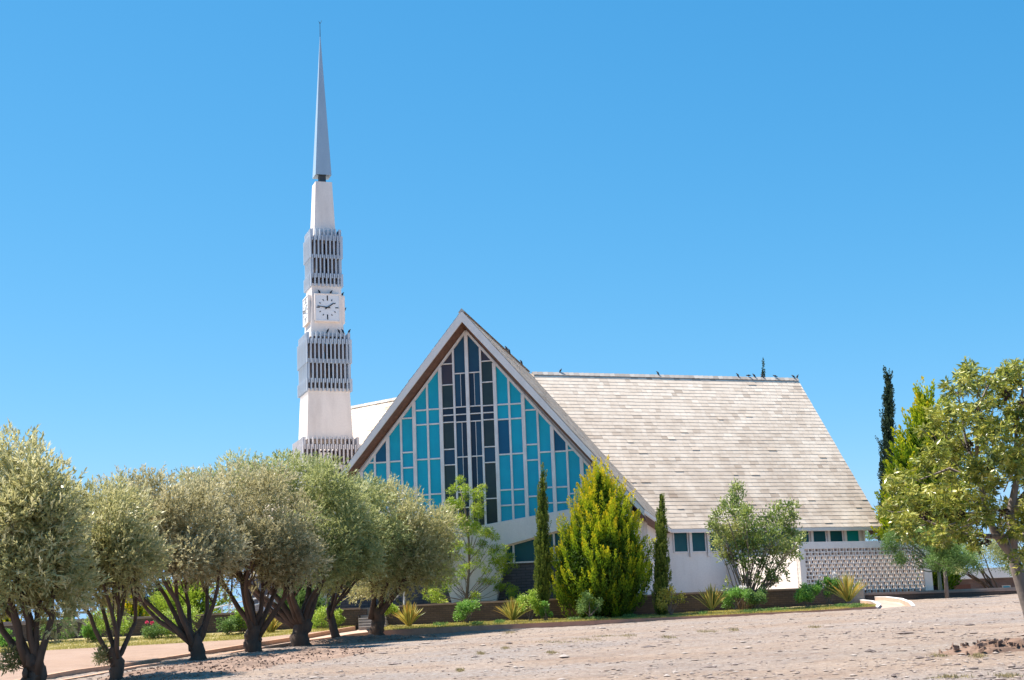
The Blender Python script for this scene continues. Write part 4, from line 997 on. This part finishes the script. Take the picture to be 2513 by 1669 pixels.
# broad leaved tree at the right edge
def broad():
    global rng; rng = np.random.default_rng(43)
    Y = 29.; W = lambda x, y, dy=0: at(x, y, Y+dy); base = W(2548, 1535); base[2] = gz(base[0], base[1])
    r = empty('broad_leaved_tree', base, 'broad leaved tree with yellow green leaves and brown pods at the right edge', 'tree')
    t = MB()
    t.tube([base-UP*.3, W(2530, 1500), W(2510, 1440), W(2492, 1385), W(2480, 1350)], [.17, .145, .125, .115, .11], 10, rough=.07)
    t.tube([W(2482, 1358), W(2486, 1310), W(2480, 1260), W(2500, 1150), W(2490, 1020)], [.11, .10, .08, .05, .025], 8, rough=.08)
    t.tube([W(2486, 1362), W(2462, 1335), W(2440, 1305), W(2424, 1262), W(2405, 1180), W(2370, 1080), W(2350, 960)], [.10, .085, .07, .055, .04, .025, .012], 8, rough=.08)
    t.tube([W(2480, 1316, -.2), W(2420, 1316, -.3), W(2340, 1308, -.6), W(2260, 1270, -.7)], [.06, .045, .03, .014], 6)
    t.tube([W(2480, 1260), W(2540, 1180), W(2580, 1060)], [.08, .05, .02], 6)
    bits = [((2424, 1265), (2380, 1215), (2310, 1205)), ((2405, 1185), (2330, 1150), (2250, 1180)), ((2395, 1150), (2400, 1000), (2445, 905)), ((2490, 1050), (2510, 960), (2490, 890)), ((2424, 1262), (2370, 1260), (2290, 1290))]
    for q in bits: t.tube([W(*p, 0 if i == 0 else rng.uniform(-.6, .3)) for i, p in enumerate(q)], [.045, .03, .012], 5)
    lobes = [(2382, 905, 34), (2360, 940, 34), (2405, 935, 30), (2440, 935, 22), (2335, 960, 26), (2425, 985, 34), (2330, 1045, 44), (2290, 1020, 26), (2375, 1020, 46), (2420, 1060, 46), (2350, 1100, 52), (2300, 1100, 40), (2260, 1060, 18), (2480, 925, 30), (2500, 900, 30), (2475, 960, 30), (2530, 930, 40), (2490, 1010, 30),
             (2475, 1050, 44), (2530, 1050, 60), (2430, 1120, 50), (2390, 1160, 50), (2320, 1170, 54), (2265, 1150, 40), (2225, 1180, 34), (2200, 1200, 26), (2185, 1185, 14), (2240, 1225, 46), (2200, 1245, 34), (2290, 1230, 50), (2220, 1280, 34), (2260, 1285, 40), (2310, 1290, 44), (2360, 1230, 50), (2420, 1220, 44), (2470, 1150, 50), (2500, 1110, 40),
             (2540, 1150, 60), (2480, 1230, 40), (2530, 1250, 50), (2360, 1300, 36), (2410, 1290, 30), (2460, 1300, 26), (2500, 1300, 30), (2545, 1330, 40), (2270, 1320, 20), (2320, 1325, 18), (2380, 1325, 16), (2500, 1360, 22), (2600, 1000, 80), (2620, 1180, 90), (2640, 1300, 60), (2515, 1385, 22), (2440, 1190, 30), (2340, 1000, 28)]
    C_ = []; R_ = []
    for x, y, rr in lobes:
        for _ in range(3):
            C_.append(W(x+rng.normal()*rr*.35, y+rng.normal()*rr*.35, rng.uniform(-1.3, 1.1)*(.5+rr/60))); R_.append(rr*Y/FPX*rng.uniform(.55, .9))
    C_ = np.array(C_)
    for c in C_[::2]:
        limb(t, c+nrm(W(2450, 1250)-c)*rng.uniform(.3, .8), c, .014, .006, .1, 3, 4)
    t.build('trunk', BARK_P, r, smooth=True)
    # whorls of drooping leaves
    k = 3900; ci = rng.choice(len(C_), k, p=np.array(R_)**2/np.sum(np.array(R_)**2)); d = rdir(k); P = C_[ci]+d*(np.array(R_)[ci]*rng.random(k)**.5)[:, None]
    m = 9; PP = np.repeat(P, m, 0); dd = rdir(k*m); dd[:, 2] = dd[:, 2]*.6-.25; dd = nrm(dd+np.repeat(d, m, 0)*.35)
    tt = np.clip(np.repeat(rng.normal(.5, .2, k), m)+rng.normal(0, .12, k*m)+np.repeat(d[:, 2], m)*.12, 0, 1)
    quads_np('crown', leaf_quads(PP+dd*.01, dd, rng.uniform(.09, .16, k*m), rng.uniform(.025, .045, k*m)), F_BIG, r, tt)
    pods = [(2352, 1210), (2308, 1270), (2330, 1283), (2353, 1315), (2430, 1145), (2380, 1095), (2470, 968), (2520, 985), (2230, 1285), (2355, 1265), (2350, 1262), (2420, 1330), (2465, 1255), (2270, 1265), (2400, 1010)]
    for x, y in pods:
        Pn = W(x, y, -1.0)+rng.normal(size=(34, 3))*.042; quads_np('seed_pod', leaf_quads(Pn, rdir(34), .08, .045), F_POD, r, rng.random(34))
broad()

# small trees on the right
def small_tree(name, trunk_px, Y, lobes, mt, bark, lab, n=9000, L=.10, seed=1, tr=.09, multi=0, asp=.3, cat='tree', grp=None, dsp=1.):
    global rng; rng = np.random.default_rng(seed); W = lambda x, y, dy=0: at(x, y, Y+dy)
    base = W(*trunk_px[0]); r = empty(name, base, lab, cat, grp); t = MB()
    C_ = []; R_ = []
    for x, y, rr in lobes:
        for _ in range(3): C_.append(W(x+rng.normal()*rr*.4, y+rng.normal()*rr*.3, rng.normal()*.5*dsp)); R_.append(rr*Y/FPX*rng.uniform(.5, .85))
    P = [W(*p) for p in trunk_px]; P[0] = P[0]-UP*.2
    if multi:
        for i in range(multi):
            q = C_[rng.integers(len(C_))]; limb(t, P[0]+rng.normal(size=3)*np.array([.12, .12, 0]), q, tr, tr*.25, .10, 6, 6)
    else:
        t.tube(P, list(np.linspace(tr*1.1, tr*.75, len(P))), 8, rough=.06)
        for c in C_[::2]: limb(t, P[-1]-UP*.1, c, tr*.4, .01, .1, 4, 5)
    t.build('trunk', bark, r, smooth=True)
    Q1, t1 = blob_leaves(C_, R_, n, L, L*asp, up=.2, outw=.5, shell=.2, tspread=.25, ttop=.15)
    quads_np('crown', Q1, mt, r, t1); return r
small_tree('young_tree', [(2324, 1463), (2321, 1420), (2318, 1385)], 67.2, [(2320, 1365, 40), (2360, 1350, 40), (2385, 1375, 30), (2340, 1335, 45), (2290, 1370, 34), (2300, 1335, 40), (2350, 1385, 30)], F_GREEN, BARK_P, 'young green tree with a straight bare trunk in front of the low right wall', seed=51, n=13000)
small_tree('young_tree', [(2309, 1457), (2306, 1425), (2303, 1395)], 68.9, [(2195, 1340, 34), (2230, 1330, 44), (2270, 1345, 40), (2210, 1365, 28), (2250, 1370, 26), (2290, 1385, 26), (2180, 1330, 20), (2250, 1320, 40), (2200, 1310, 30), (2300, 1360, 36)], F_GREEN, rough_paint('green_grey_bark', (.22, .25, .2), (.14, .16, .13)), 'young green tree with a pale green trunk overhanging the white lattice screen', seed=52, n=13000)
small_tree('dark_stemmed_tree', [(2442, 1448)], 71, [(2390, 1350, 36), (2430, 1345, 40), (2400, 1385, 34), (2370, 1395, 22), (2460, 1370, 30), (2480, 1350, 26)], F_OLV_G, BARK_D, 'small grey green tree with many dark stems behind the low right wall', seed=53, multi=9, tr=.05)
small_tree('distant_tree', [(2160, 1420), (2160, 1320)], 105, [(2120, 1300, 22), (2160, 1300, 30), (2190, 1275, 30), (2140, 1315, 20), (2210, 1300, 30), (2230, 1270, 20), (2110, 1320, 14)], F_GREEN, BARK_P, 'airy green tree beyond the right end of the church roof', seed=54, n=5000, L=.22, asp=.14)
small_tree('distant_tree', [(2510, 1450), (2515, 1400)], 80, [(2490, 1390, 24), (2515, 1370, 30), (2500, 1410, 16)], F_BIG, BARK_P, 'yellow green tree behind the trunk of the broad leaved tree', seed=55, n=2500, L=.14)

def bush(px, py, w_, h_, Y, mt, lab, n=2200, L=.075, seed=1, grp='rose bushes and shrubs in the flower beds', name='bush', cat='bush', flowers=0, fm=None, stems=8):
    global rng; rng = np.random.default_rng(seed); base = at(px, py, Y); s = Y/FPX
    r = empty(name, base, lab, cat, grp); C_ = []; R_ = []
    for _ in range(12):
        a = rng.uniform(-1, 1); z = rng.uniform(.25, .85); C_.append(base+np.array([a*w_*s*.36*(1.1-.5*abs(z-.5)), rng.uniform(-.3, .3)*w_*s, z*h_*s])); R_.append(rng.uniform(.13, .22)*w_*s)
    t = MB()
    for c in C_[:stems]: limb(t, base+np.array([rng.uniform(-.08, .08), rng.uniform(-.06, .06), -.06]), c, .014, .006, .08, 3, 5)
    t.build('stem', TWIG, r)
    Q1, t1 = blob_leaves(C_, R_, n, L, L*.55, up=.3, outw=.4, shell=.25, tspread=.2, ttop=.15); quads_np('foliage', Q1, mt, r, t1)
    for k in range(flowers):
        c = base+np.array([rng.uniform(-.4, .4)*w_*s, -.2, h_*s*rng.uniform(.85, 1.08)]); nq = 26; d = rdir(nq)
        quads_np('flower', leaf_quads(c+d*.02, nrm(d+UP*.4), .075, .06), fm or F_PETAL, r, rng.random(nq))
    return r
bush(1148, 1528, 66, 50, 60, F_BRIGHT, 'bright green rounded bush in the bed below the white gable leg', seed=61)
bush(1300, 1524, 70, 76, 59.6, F_LIME, 'pale green rose bush at the foot of the left slim cypress', seed=62, n=2800)
bush(1340, 1522, 36, 46, 59.4, F_BRIGHT, 'small light green rose bush tucked right of the pale green rose bush', seed=63, n=1200)
bush(1447, 1509, 72, 52, 58.6, F_GREEN, 'green rose bush in front of the base of the golden conifer', seed=64, n=1600)
bush(1648, 1505, 72, 62, 59, F_YEL, 'small yellow leaved bush with pale stems beside the right slim cypress', seed=65, n=900, L=.085)
bush(1805, 1492, 74, 46, 59.2, F_BRIGHT, 'green rose bush with white roses left of the tall shrub stems', seed=66, flowers=2)
bush(1860, 1490, 70, 46, 59.6, F_GREEN, 'dark green bush at the foot of the tall shrub', seed=67)
bush(1980, 1486, 66, 56, 59.8, F_BRIGHT, 'rounded bright green bush left of the right hand flax', seed=68, n=2600)
bush(2034, 1480, 50, 70, 60.2, F_BRIGHT, 'upright rose bush with white roses behind the right hand flax', seed=69, flowers=3, n=1800)
bush(960, 1513, 54, 34, 60.5, F_LIME, 'lime green bush right of the steps, behind the rightmost olive trunk', seed=70, n=1800)
bush(790, 1552, 88, 63, 60.6, F_LIME, 'lime green rose bush left of the steps, behind the thick olive trunk', seed=71, flowers=1)
bush(825, 1545, 42, 77, 60.8, F_LIME, 'narrow lime green rose bush just left of the steps wall end', seed=72, n=1300)
bush(592, 1556, 65, 65, 60.6, F_LIME, 'lime green rose bush with a white rose left of the fourth olive trunk', seed=73, flowers=1)
bush(558, 1560, 71, 43, 60.4, F_GREEN, 'low dark green bush between the third and fourth olive trunks', seed=74)
bush(432, 1566, 105, 77, 60.2, F_LIME, 'yellow green rose bush left of the third olive trunk', seed=75, n=2600)
bush(385, 1572, 74, 43, 60.2, F_GREEN, 'blue green low bush with pink roses, between the second and third olive trunks', seed=76, flowers=2, fm=F_PINK)
bush(272, 1568, 120, 73, 60.2, F_LIME, 'lime green rose bush behind the second olive trunk', seed=77, n=2800)
bush(215, 1577, 65, 41, 59.8, F_BRIGHT, 'bright green low bush left of the second olive trunk', seed=78)
bush(140, 1580, 86, 69, 60.4, F_GREEN, 'green bush right of the first olive trunk', seed=79)
bush(5, 1595, 71, 49, 60, F_BRIGHT, 'bright green low bush at the far left edge', seed=80)
bush(110, 1572, 40, 90, 60.6, F_GREEN, 'slender green bush just right of the first olive trunk', seed=81, n=1200)

def flax(px, py, w_, h_, Y, lab, seed, n=130):
    global rng; rng = np.random.default_rng(seed); base = at(px, py, Y); s = Y/FPX; r_w, r_h = w_*s/2, h_*s
    b = MB()
    for _ in range(n):
        a = rng.random()*2*math.pi; lean = rng.random()**1.15; o = np.array([math.cos(a), math.sin(a)*.8, 0]); q = 1-.45*lean**1.6
        tip = base+o*r_w*lean*1.15+UP*r_h*q*rng.uniform(.75, 1.05); st_ = base+o*.08*rng.random()
        mid = st_*.45+tip*.55+UP*r_h*.06; side = nrm(np.cross(tip-st_, rng.normal(size=3)))*.022
        t_ = float(np.clip(rng.normal(.5, .25), 0, 1))
        b.face([st_-side*.6, st_+side*.6, mid+side, mid-side], 0, t_); b.face([mid-side, mid+side, tip+side*.1, tip-side*.1], 0, min(1, t_+.1))
    o = b.build('flax_plant', F_FLAX, loc=base); tag(o, lab, 'flax', 'spiky flax plants in the flower beds'); return o
flax(1004, 1536, 76, 62, 59.5, 'orange green spiky flax right of the rightmost olive trunk', 91)
flax(1258, 1522, 92, 56, 59.5, 'brownish spiky flax left of the pale green rose bush', 92)
flax(1747, 1496, 92, 62, 59.2, 'orange streaked spiky flax left of the white roses', 93)
flax(2082, 1476, 120, 74, 60, 'largest spiky flax, at the right end of the bed before the lattice screen', 94, 120)
flax(664, 1556, 58, 52, 60.2, 'pale spiky flax between the fourth and fifth olive trunks', 95)

# grass and ground cover
def grass(name, ptsf, n, mt, L, lab=None, seed=3, wid=.012):
    global rng; rng = np.random.default_rng(seed); P = np.array([ptsf() for _ in range(n)])
    D = nrm(rng.normal(size=(n, 3))*.45+UP); o = quads_np(name, leaf_quads(P, D, L*(.5+rng.random(n)), wid), mt, None, np.clip(rng.normal(.55, .2, n)+.25*(vnoise(P[:, 0], P[:, 1], .9, 8)-.5), 0, 1)); tag(o, kind='stuff', label=lab, cat='grass'); return o
def gR():
    px = rng.uniform(918, 2150); q = rng.random()**1.5*.75
    return bed_pt(px, q)+UP*(-.01+.05*vnoise(np.array([px*.02]), np.array([q*4]), 1, 9)[0])
grass('bed_grass', gR, 46000, F_GRASS, .065, 'yellow green grass along the front of the flower bed', wid=.016)
grass('lawn_grass', lambda: bedL(rng.uniform(-40, 870), rng.random()**1.3*.8), 30000, F_GRASS, .06, 'yellow green grass strip edging the pink forecourt', seed=4, wid=.016)
def mats_pt():
    c = cent[rng.integers(len(cent))]; return bed_pt(c[0]+rng.normal()*c[2]*.4, np.clip(c[1]+rng.normal()*.06, 0, .9))+UP*rng.random()*.12
cent = [(1080, .3, 22), (1170, .12, 16), (1410, .25, 18), (1545, .3, 20), (1455, .12, 26), (1840, .12, 30), (1900, .2, 40), (1725, .2, 16), (2065, .25, 20), (2100, .1, 20), (1225, .3, 14)]
grass('ground_cover', mats_pt, 5500, F_GREEN, .07, 'low green ground cover mats in the flower bed', seed=5, wid=.03)
# dry tufts on the gravel
tf = [(1366, 1577, 60), (1355, 1603, 14), (1440, 1570, 50), (1540, 1562, 30), (1735, 1551, 30), (1800, 1547, 16), (2305, 1610, 26), (2400, 1612, 20), (1240, 1592, 12), (1480, 1562, 30), (1640, 1564, 24), (1130, 1646, 10), (2330, 1665, 60), (1250, 1553, 20), (1180, 1604, 12), (2000, 1540, 20), (2475, 1660, 40)]
def tuft_pt():
    c = tf[rng.integers(len(tf))]; P = gp(c[0]+rng.normal()*c[2]*.45, c[1]+rng.normal()*1.5); P[2] = gz(P[0], P[1])+rel(P[0], P[1])-.01; return P
rel_ = rel
def rel(x, y): x = np.atleast_1d(x); y = np.atleast_1d(y); v = rel_(x, y); return v if len(v) > 1 else float(v[0])
grass('dry_grass', tuft_pt, 3600, F_DRY, .055, 'dry grass tufts scattered on the gravel', seed=6)

# stones on the gravel
def stones(n, seed, name, lab, yr, size, mt):
    global rng; rng = np.random.default_rng(seed); b = MB()
    ico = [(0, 0, 1), (.9, 0, .3), (.28, .85, .3), (-.72, .53, .3), (-.72, -.53, .3), (.28, -.85, .3), (0, 0, -.6)]
    fs = [(0, 1, 2), (0, 2, 3), (0, 3, 4), (0, 4, 5), (0, 5, 1), (6, 2, 1), (6, 3, 2), (6, 4, 3), (6, 5, 4), (6, 1, 5)]
    k = 0
    while k < n:
        y = yr[0]+(yr[1]-yr[0])*rng.random()**1.25; x = rng.uniform(-.36, .40)*y+.02*y
        if y > 56.8 or (x < -.3*0 and px_of(np.array([x, y, gz(x, y)]))[0] < lerp_px(y)): continue
        if vnoise(np.array([x]), np.array([y*2]), .45, 12)[0] < .42+rng.random()*.25 and rng.random() < .8: continue
        s = size*rng.lognormal(0, .55); z = gz(x, y)+rel(x, y); a = rng.random()*6.28; ca, sa = math.cos(a), math.sin(a); fx, fy, fz = s*rng.uniform(.7, 1.5), s*rng.uniform(.5, 1), s*rng.uniform(.2, .5)
        vs = [np.array([x+(p[0]*ca*fx-p[1]*sa*fy)*(1+rng.uniform(-.2, .2)), y+p[0]*sa*fx+p[1]*ca*fy, z+p[2]*fz*(1+rng.uniform(-.2, .2))]) for p in ico]
        b.mesh(vs, fs, 0, rng.random()); k += 1
    o = b.build(name, mt); tag(o, lab, 'stones', kind='stuff'); return o
def lerp_px(y): return lerp_tab(y, [(20, -300), (33, -50), (38.6, 260), (42, 380), (47.3, 540), (54, 760), (58, 960)])
def stone_mat():
    m, t, b = mat('loose_stone')
    c = ramp(t, attr(t), [(0, (.13, .10, .09)), (.3, (.25, .195, .175)), (.6, (.31, .24, .20)), (1, (.44, .375, .335))])
    n1 = noise(t, pos(t), 25, 4); c = mixc(t, .5, c, ramp(t, n1, [(.3, (.55, .55, .55)), (.7, (1.1, 1.1, 1.1))]), 'MULTIPLY')
    t.links.new(c, b.inputs['Base Color']); b.inputs['Roughness'].default_value = .9; return m
LST = stone_mat()
stones(9000, 101, 'gravel_stones', 'small flat stones scattered over the gravel', (20, 57), .028, LST)
stones(130, 102, 'larger_stones', 'larger flat stones lying on the gravel', (21, 56), .055, LST)

# earth mounds
def mound(c, rx, ry, h, name, lab, seed, mt=None):
    global rng; rng = np.random.default_rng(seed); b = MB(); n = 46; V_ = []
    for i in range(n+1):
        for j in range(n+1):
            u, v = i/n*2-1, j/n*2-1; x, y = c[0]+u*rx, c[1]+v*ry; q = max(0, 1-u*u-v*v)
            hh = h*q**.8*(.55+.9*vnoise(np.array([x]), np.array([y]), 2.2, seed)[0])+q**.5*.09*(vnoise(np.array([x]), np.array([y]), 9, seed+1)[0]-.3)
            V_.append((x, y, gz(x, y)-.05*(q <= 0)-.04+hh))
    b.mesh(V_, [(i*(n+1)+j, (i+1)*(n+1)+j, (i+1)*(n+1)+j+1, i*(n+1)+j+1) for i in range(n) for j in range(n)])
    for _ in range(110 if mt is None else 500):
        a = rng.random()*6.28; q = rng.random()**.5*.95; x, y = c[0]+math.cos(a)*q*rx, c[1]+math.sin(a)*q*ry
        z = gz(x, y)+h*(1-q*q)**.8*.9; s = rng.uniform(.015, .06) if mt is None else rng.uniform(.012, .035); b.box((x, y, z), s, s*.7, s*.55, nrm(rng.normal(size=3)*np.array([1, 1, .3])), (0, 1, 0), UP, 0)
    o = b.build(name, mt or MOUND, loc=(c[0], c[1], gz(c[0], c[1]))); tag(o, lab, 'mound'); return o
cm = gp(2450, 1597); mound(cm, 1.1, .7, .2, 'earth_mound', 'red earth mound with clods and twigs at the right edge of the gravel', 111)
cm2 = gp(880, 1574); mound((cm2[0], cm2[1]), 2.9, 1.6, .16, 'earth_mound', 'low ridge of loose earth and litter around the rightmost olive trunk', 112, LITTER_SHADE)
cm3 = gp(700, 1612); mound((cm3[0], cm3[1]), 2.7, 5.0, .12, 'earth_mound', 'low ridge of loose earth, litter and painted tree shade below the fourth olive trunk', 113, LITTER_SHADE)  # spread wide so the dark earth also stands in for crown shadow
cm4 = gp(480, 1645); mound((cm4[0], cm4[1]), 2.2, 5.0, .10, 'earth_mound', 'low ridge of loose earth, litter and painted tree shade beside the third olive trunk', 114, LITTER_SHADE)  # likewise widened: litter plus tree shade put into the colour

# ------------------------------------------------------------------ ramp rail and panel on the left behind the wall
rr_ = empty('ramp_railing', at(590, 1500, 64), 'white ramp railing rising right behind the garden wall', 'railing')
for (x0, y0, x1, y1) in ((525, 1492, 661, 1461), (560, 1500, 655, 1477)):
    b = MB(); b.tube([at(x0, y0, 64), at(x1, y1, 64)], [.035, .035], 6); b.build('rail', RAIL, rr_)
for x in (545, 562, 600, 622, 655):
    b = MB(); yt = np.interp(x, [525, 661], [1492, 1461]); p = at(x, yt, 64); b.tube([p, np.array([p[0], p[1], TZ-.1])], [.03, .03], 6); b.build('post', RAIL, rr_)
b = MB(); p = at(657, 1462, 65.2); q = at(638, 1500, 65.2); b.box((p[0], p[1], (p[2]+TZ)/2), .32, .08, (p[2]-TZ)/2); label(b.build('panel', RAMPW, rr_, bevel=.01), 'pale grey blue solid panel at the top of the ramp')

# low buildings at far right
fb = empty('low_building', at(2420, 1448, 88), 'long low brick building with white roof edge at far right, behind the dark stemmed tree', 'building')
Yb = 88
def fbq(px0, py0, px1, py1, d, Yq=Yb):
    a = at(px0, py0, Yq); c = at(px1, py1, Yq); return ((a[0]+c[0])/2, Yq+d, (a[2]+c[2])/2), abs(c[0]-a[0])/2, abs(c[2]-a[2])/2
b = MB(); c, hx, hz = fbq(2285, 1402, 2760, 1462, 3); b.box(c, hx, 3, hz); b.build('wall', BR_FAR, fb)
b = MB(); c, hx, hz = fbq(2290, 1396, 2765, 1411, 2.8); b.box((c[0], c[1]-.4, c[2]), hx, 3.3, hz*.75); b.build('roof', WHITE, fb)
b = MB(); c, hx, hz = fbq(2458, 1437, 2480, 1447, 0); b.box((c[0], Yb-.03, c[2]), hx, .05, hz); o = b.build('window', WHITE, fb)
b = MB(); b.box((c[0], Yb-.09, c[2]), hx-.06, .02, hz-.05); b.build('pane', G_TURQ, o)
b = MB(); c, hx, hz = fbq(2335, 1436, 2382, 1449, 0); b.box((c[0], Yb-.03, c[2]), hx, .05, hz); b.build('panel', rough_paint('red_brown_panel', (.17, .075, .055), (.12, .06, .05)), fb)
gb = empty('garden_structure', at(2300, 1450, 76), 'dark brick wall piece with white cap just right of the lattice screen', 'wall')
b = MB(); c, hx, hz = fbq(2284, 1396, 2322, 1456, .3, 76); b.box((c[0], 76.3, c[2]), hx, .3, hz); b.build('brickwork', BR_CHAR, gb)
b = MB(); b.box((c[0]-.1, 76.3, c[2]+hz+.05), hx+.15, .36, .07); b.build('cap', WHITE, gb)
# vent stub on the screen beam
p = lq(5.6, zT+.12, -.12); b = MB(); b.box(p, .08, .08, .12); b.box(p+UP*.14, .10, .10, .02); b.build('vent', WHITE, scr)
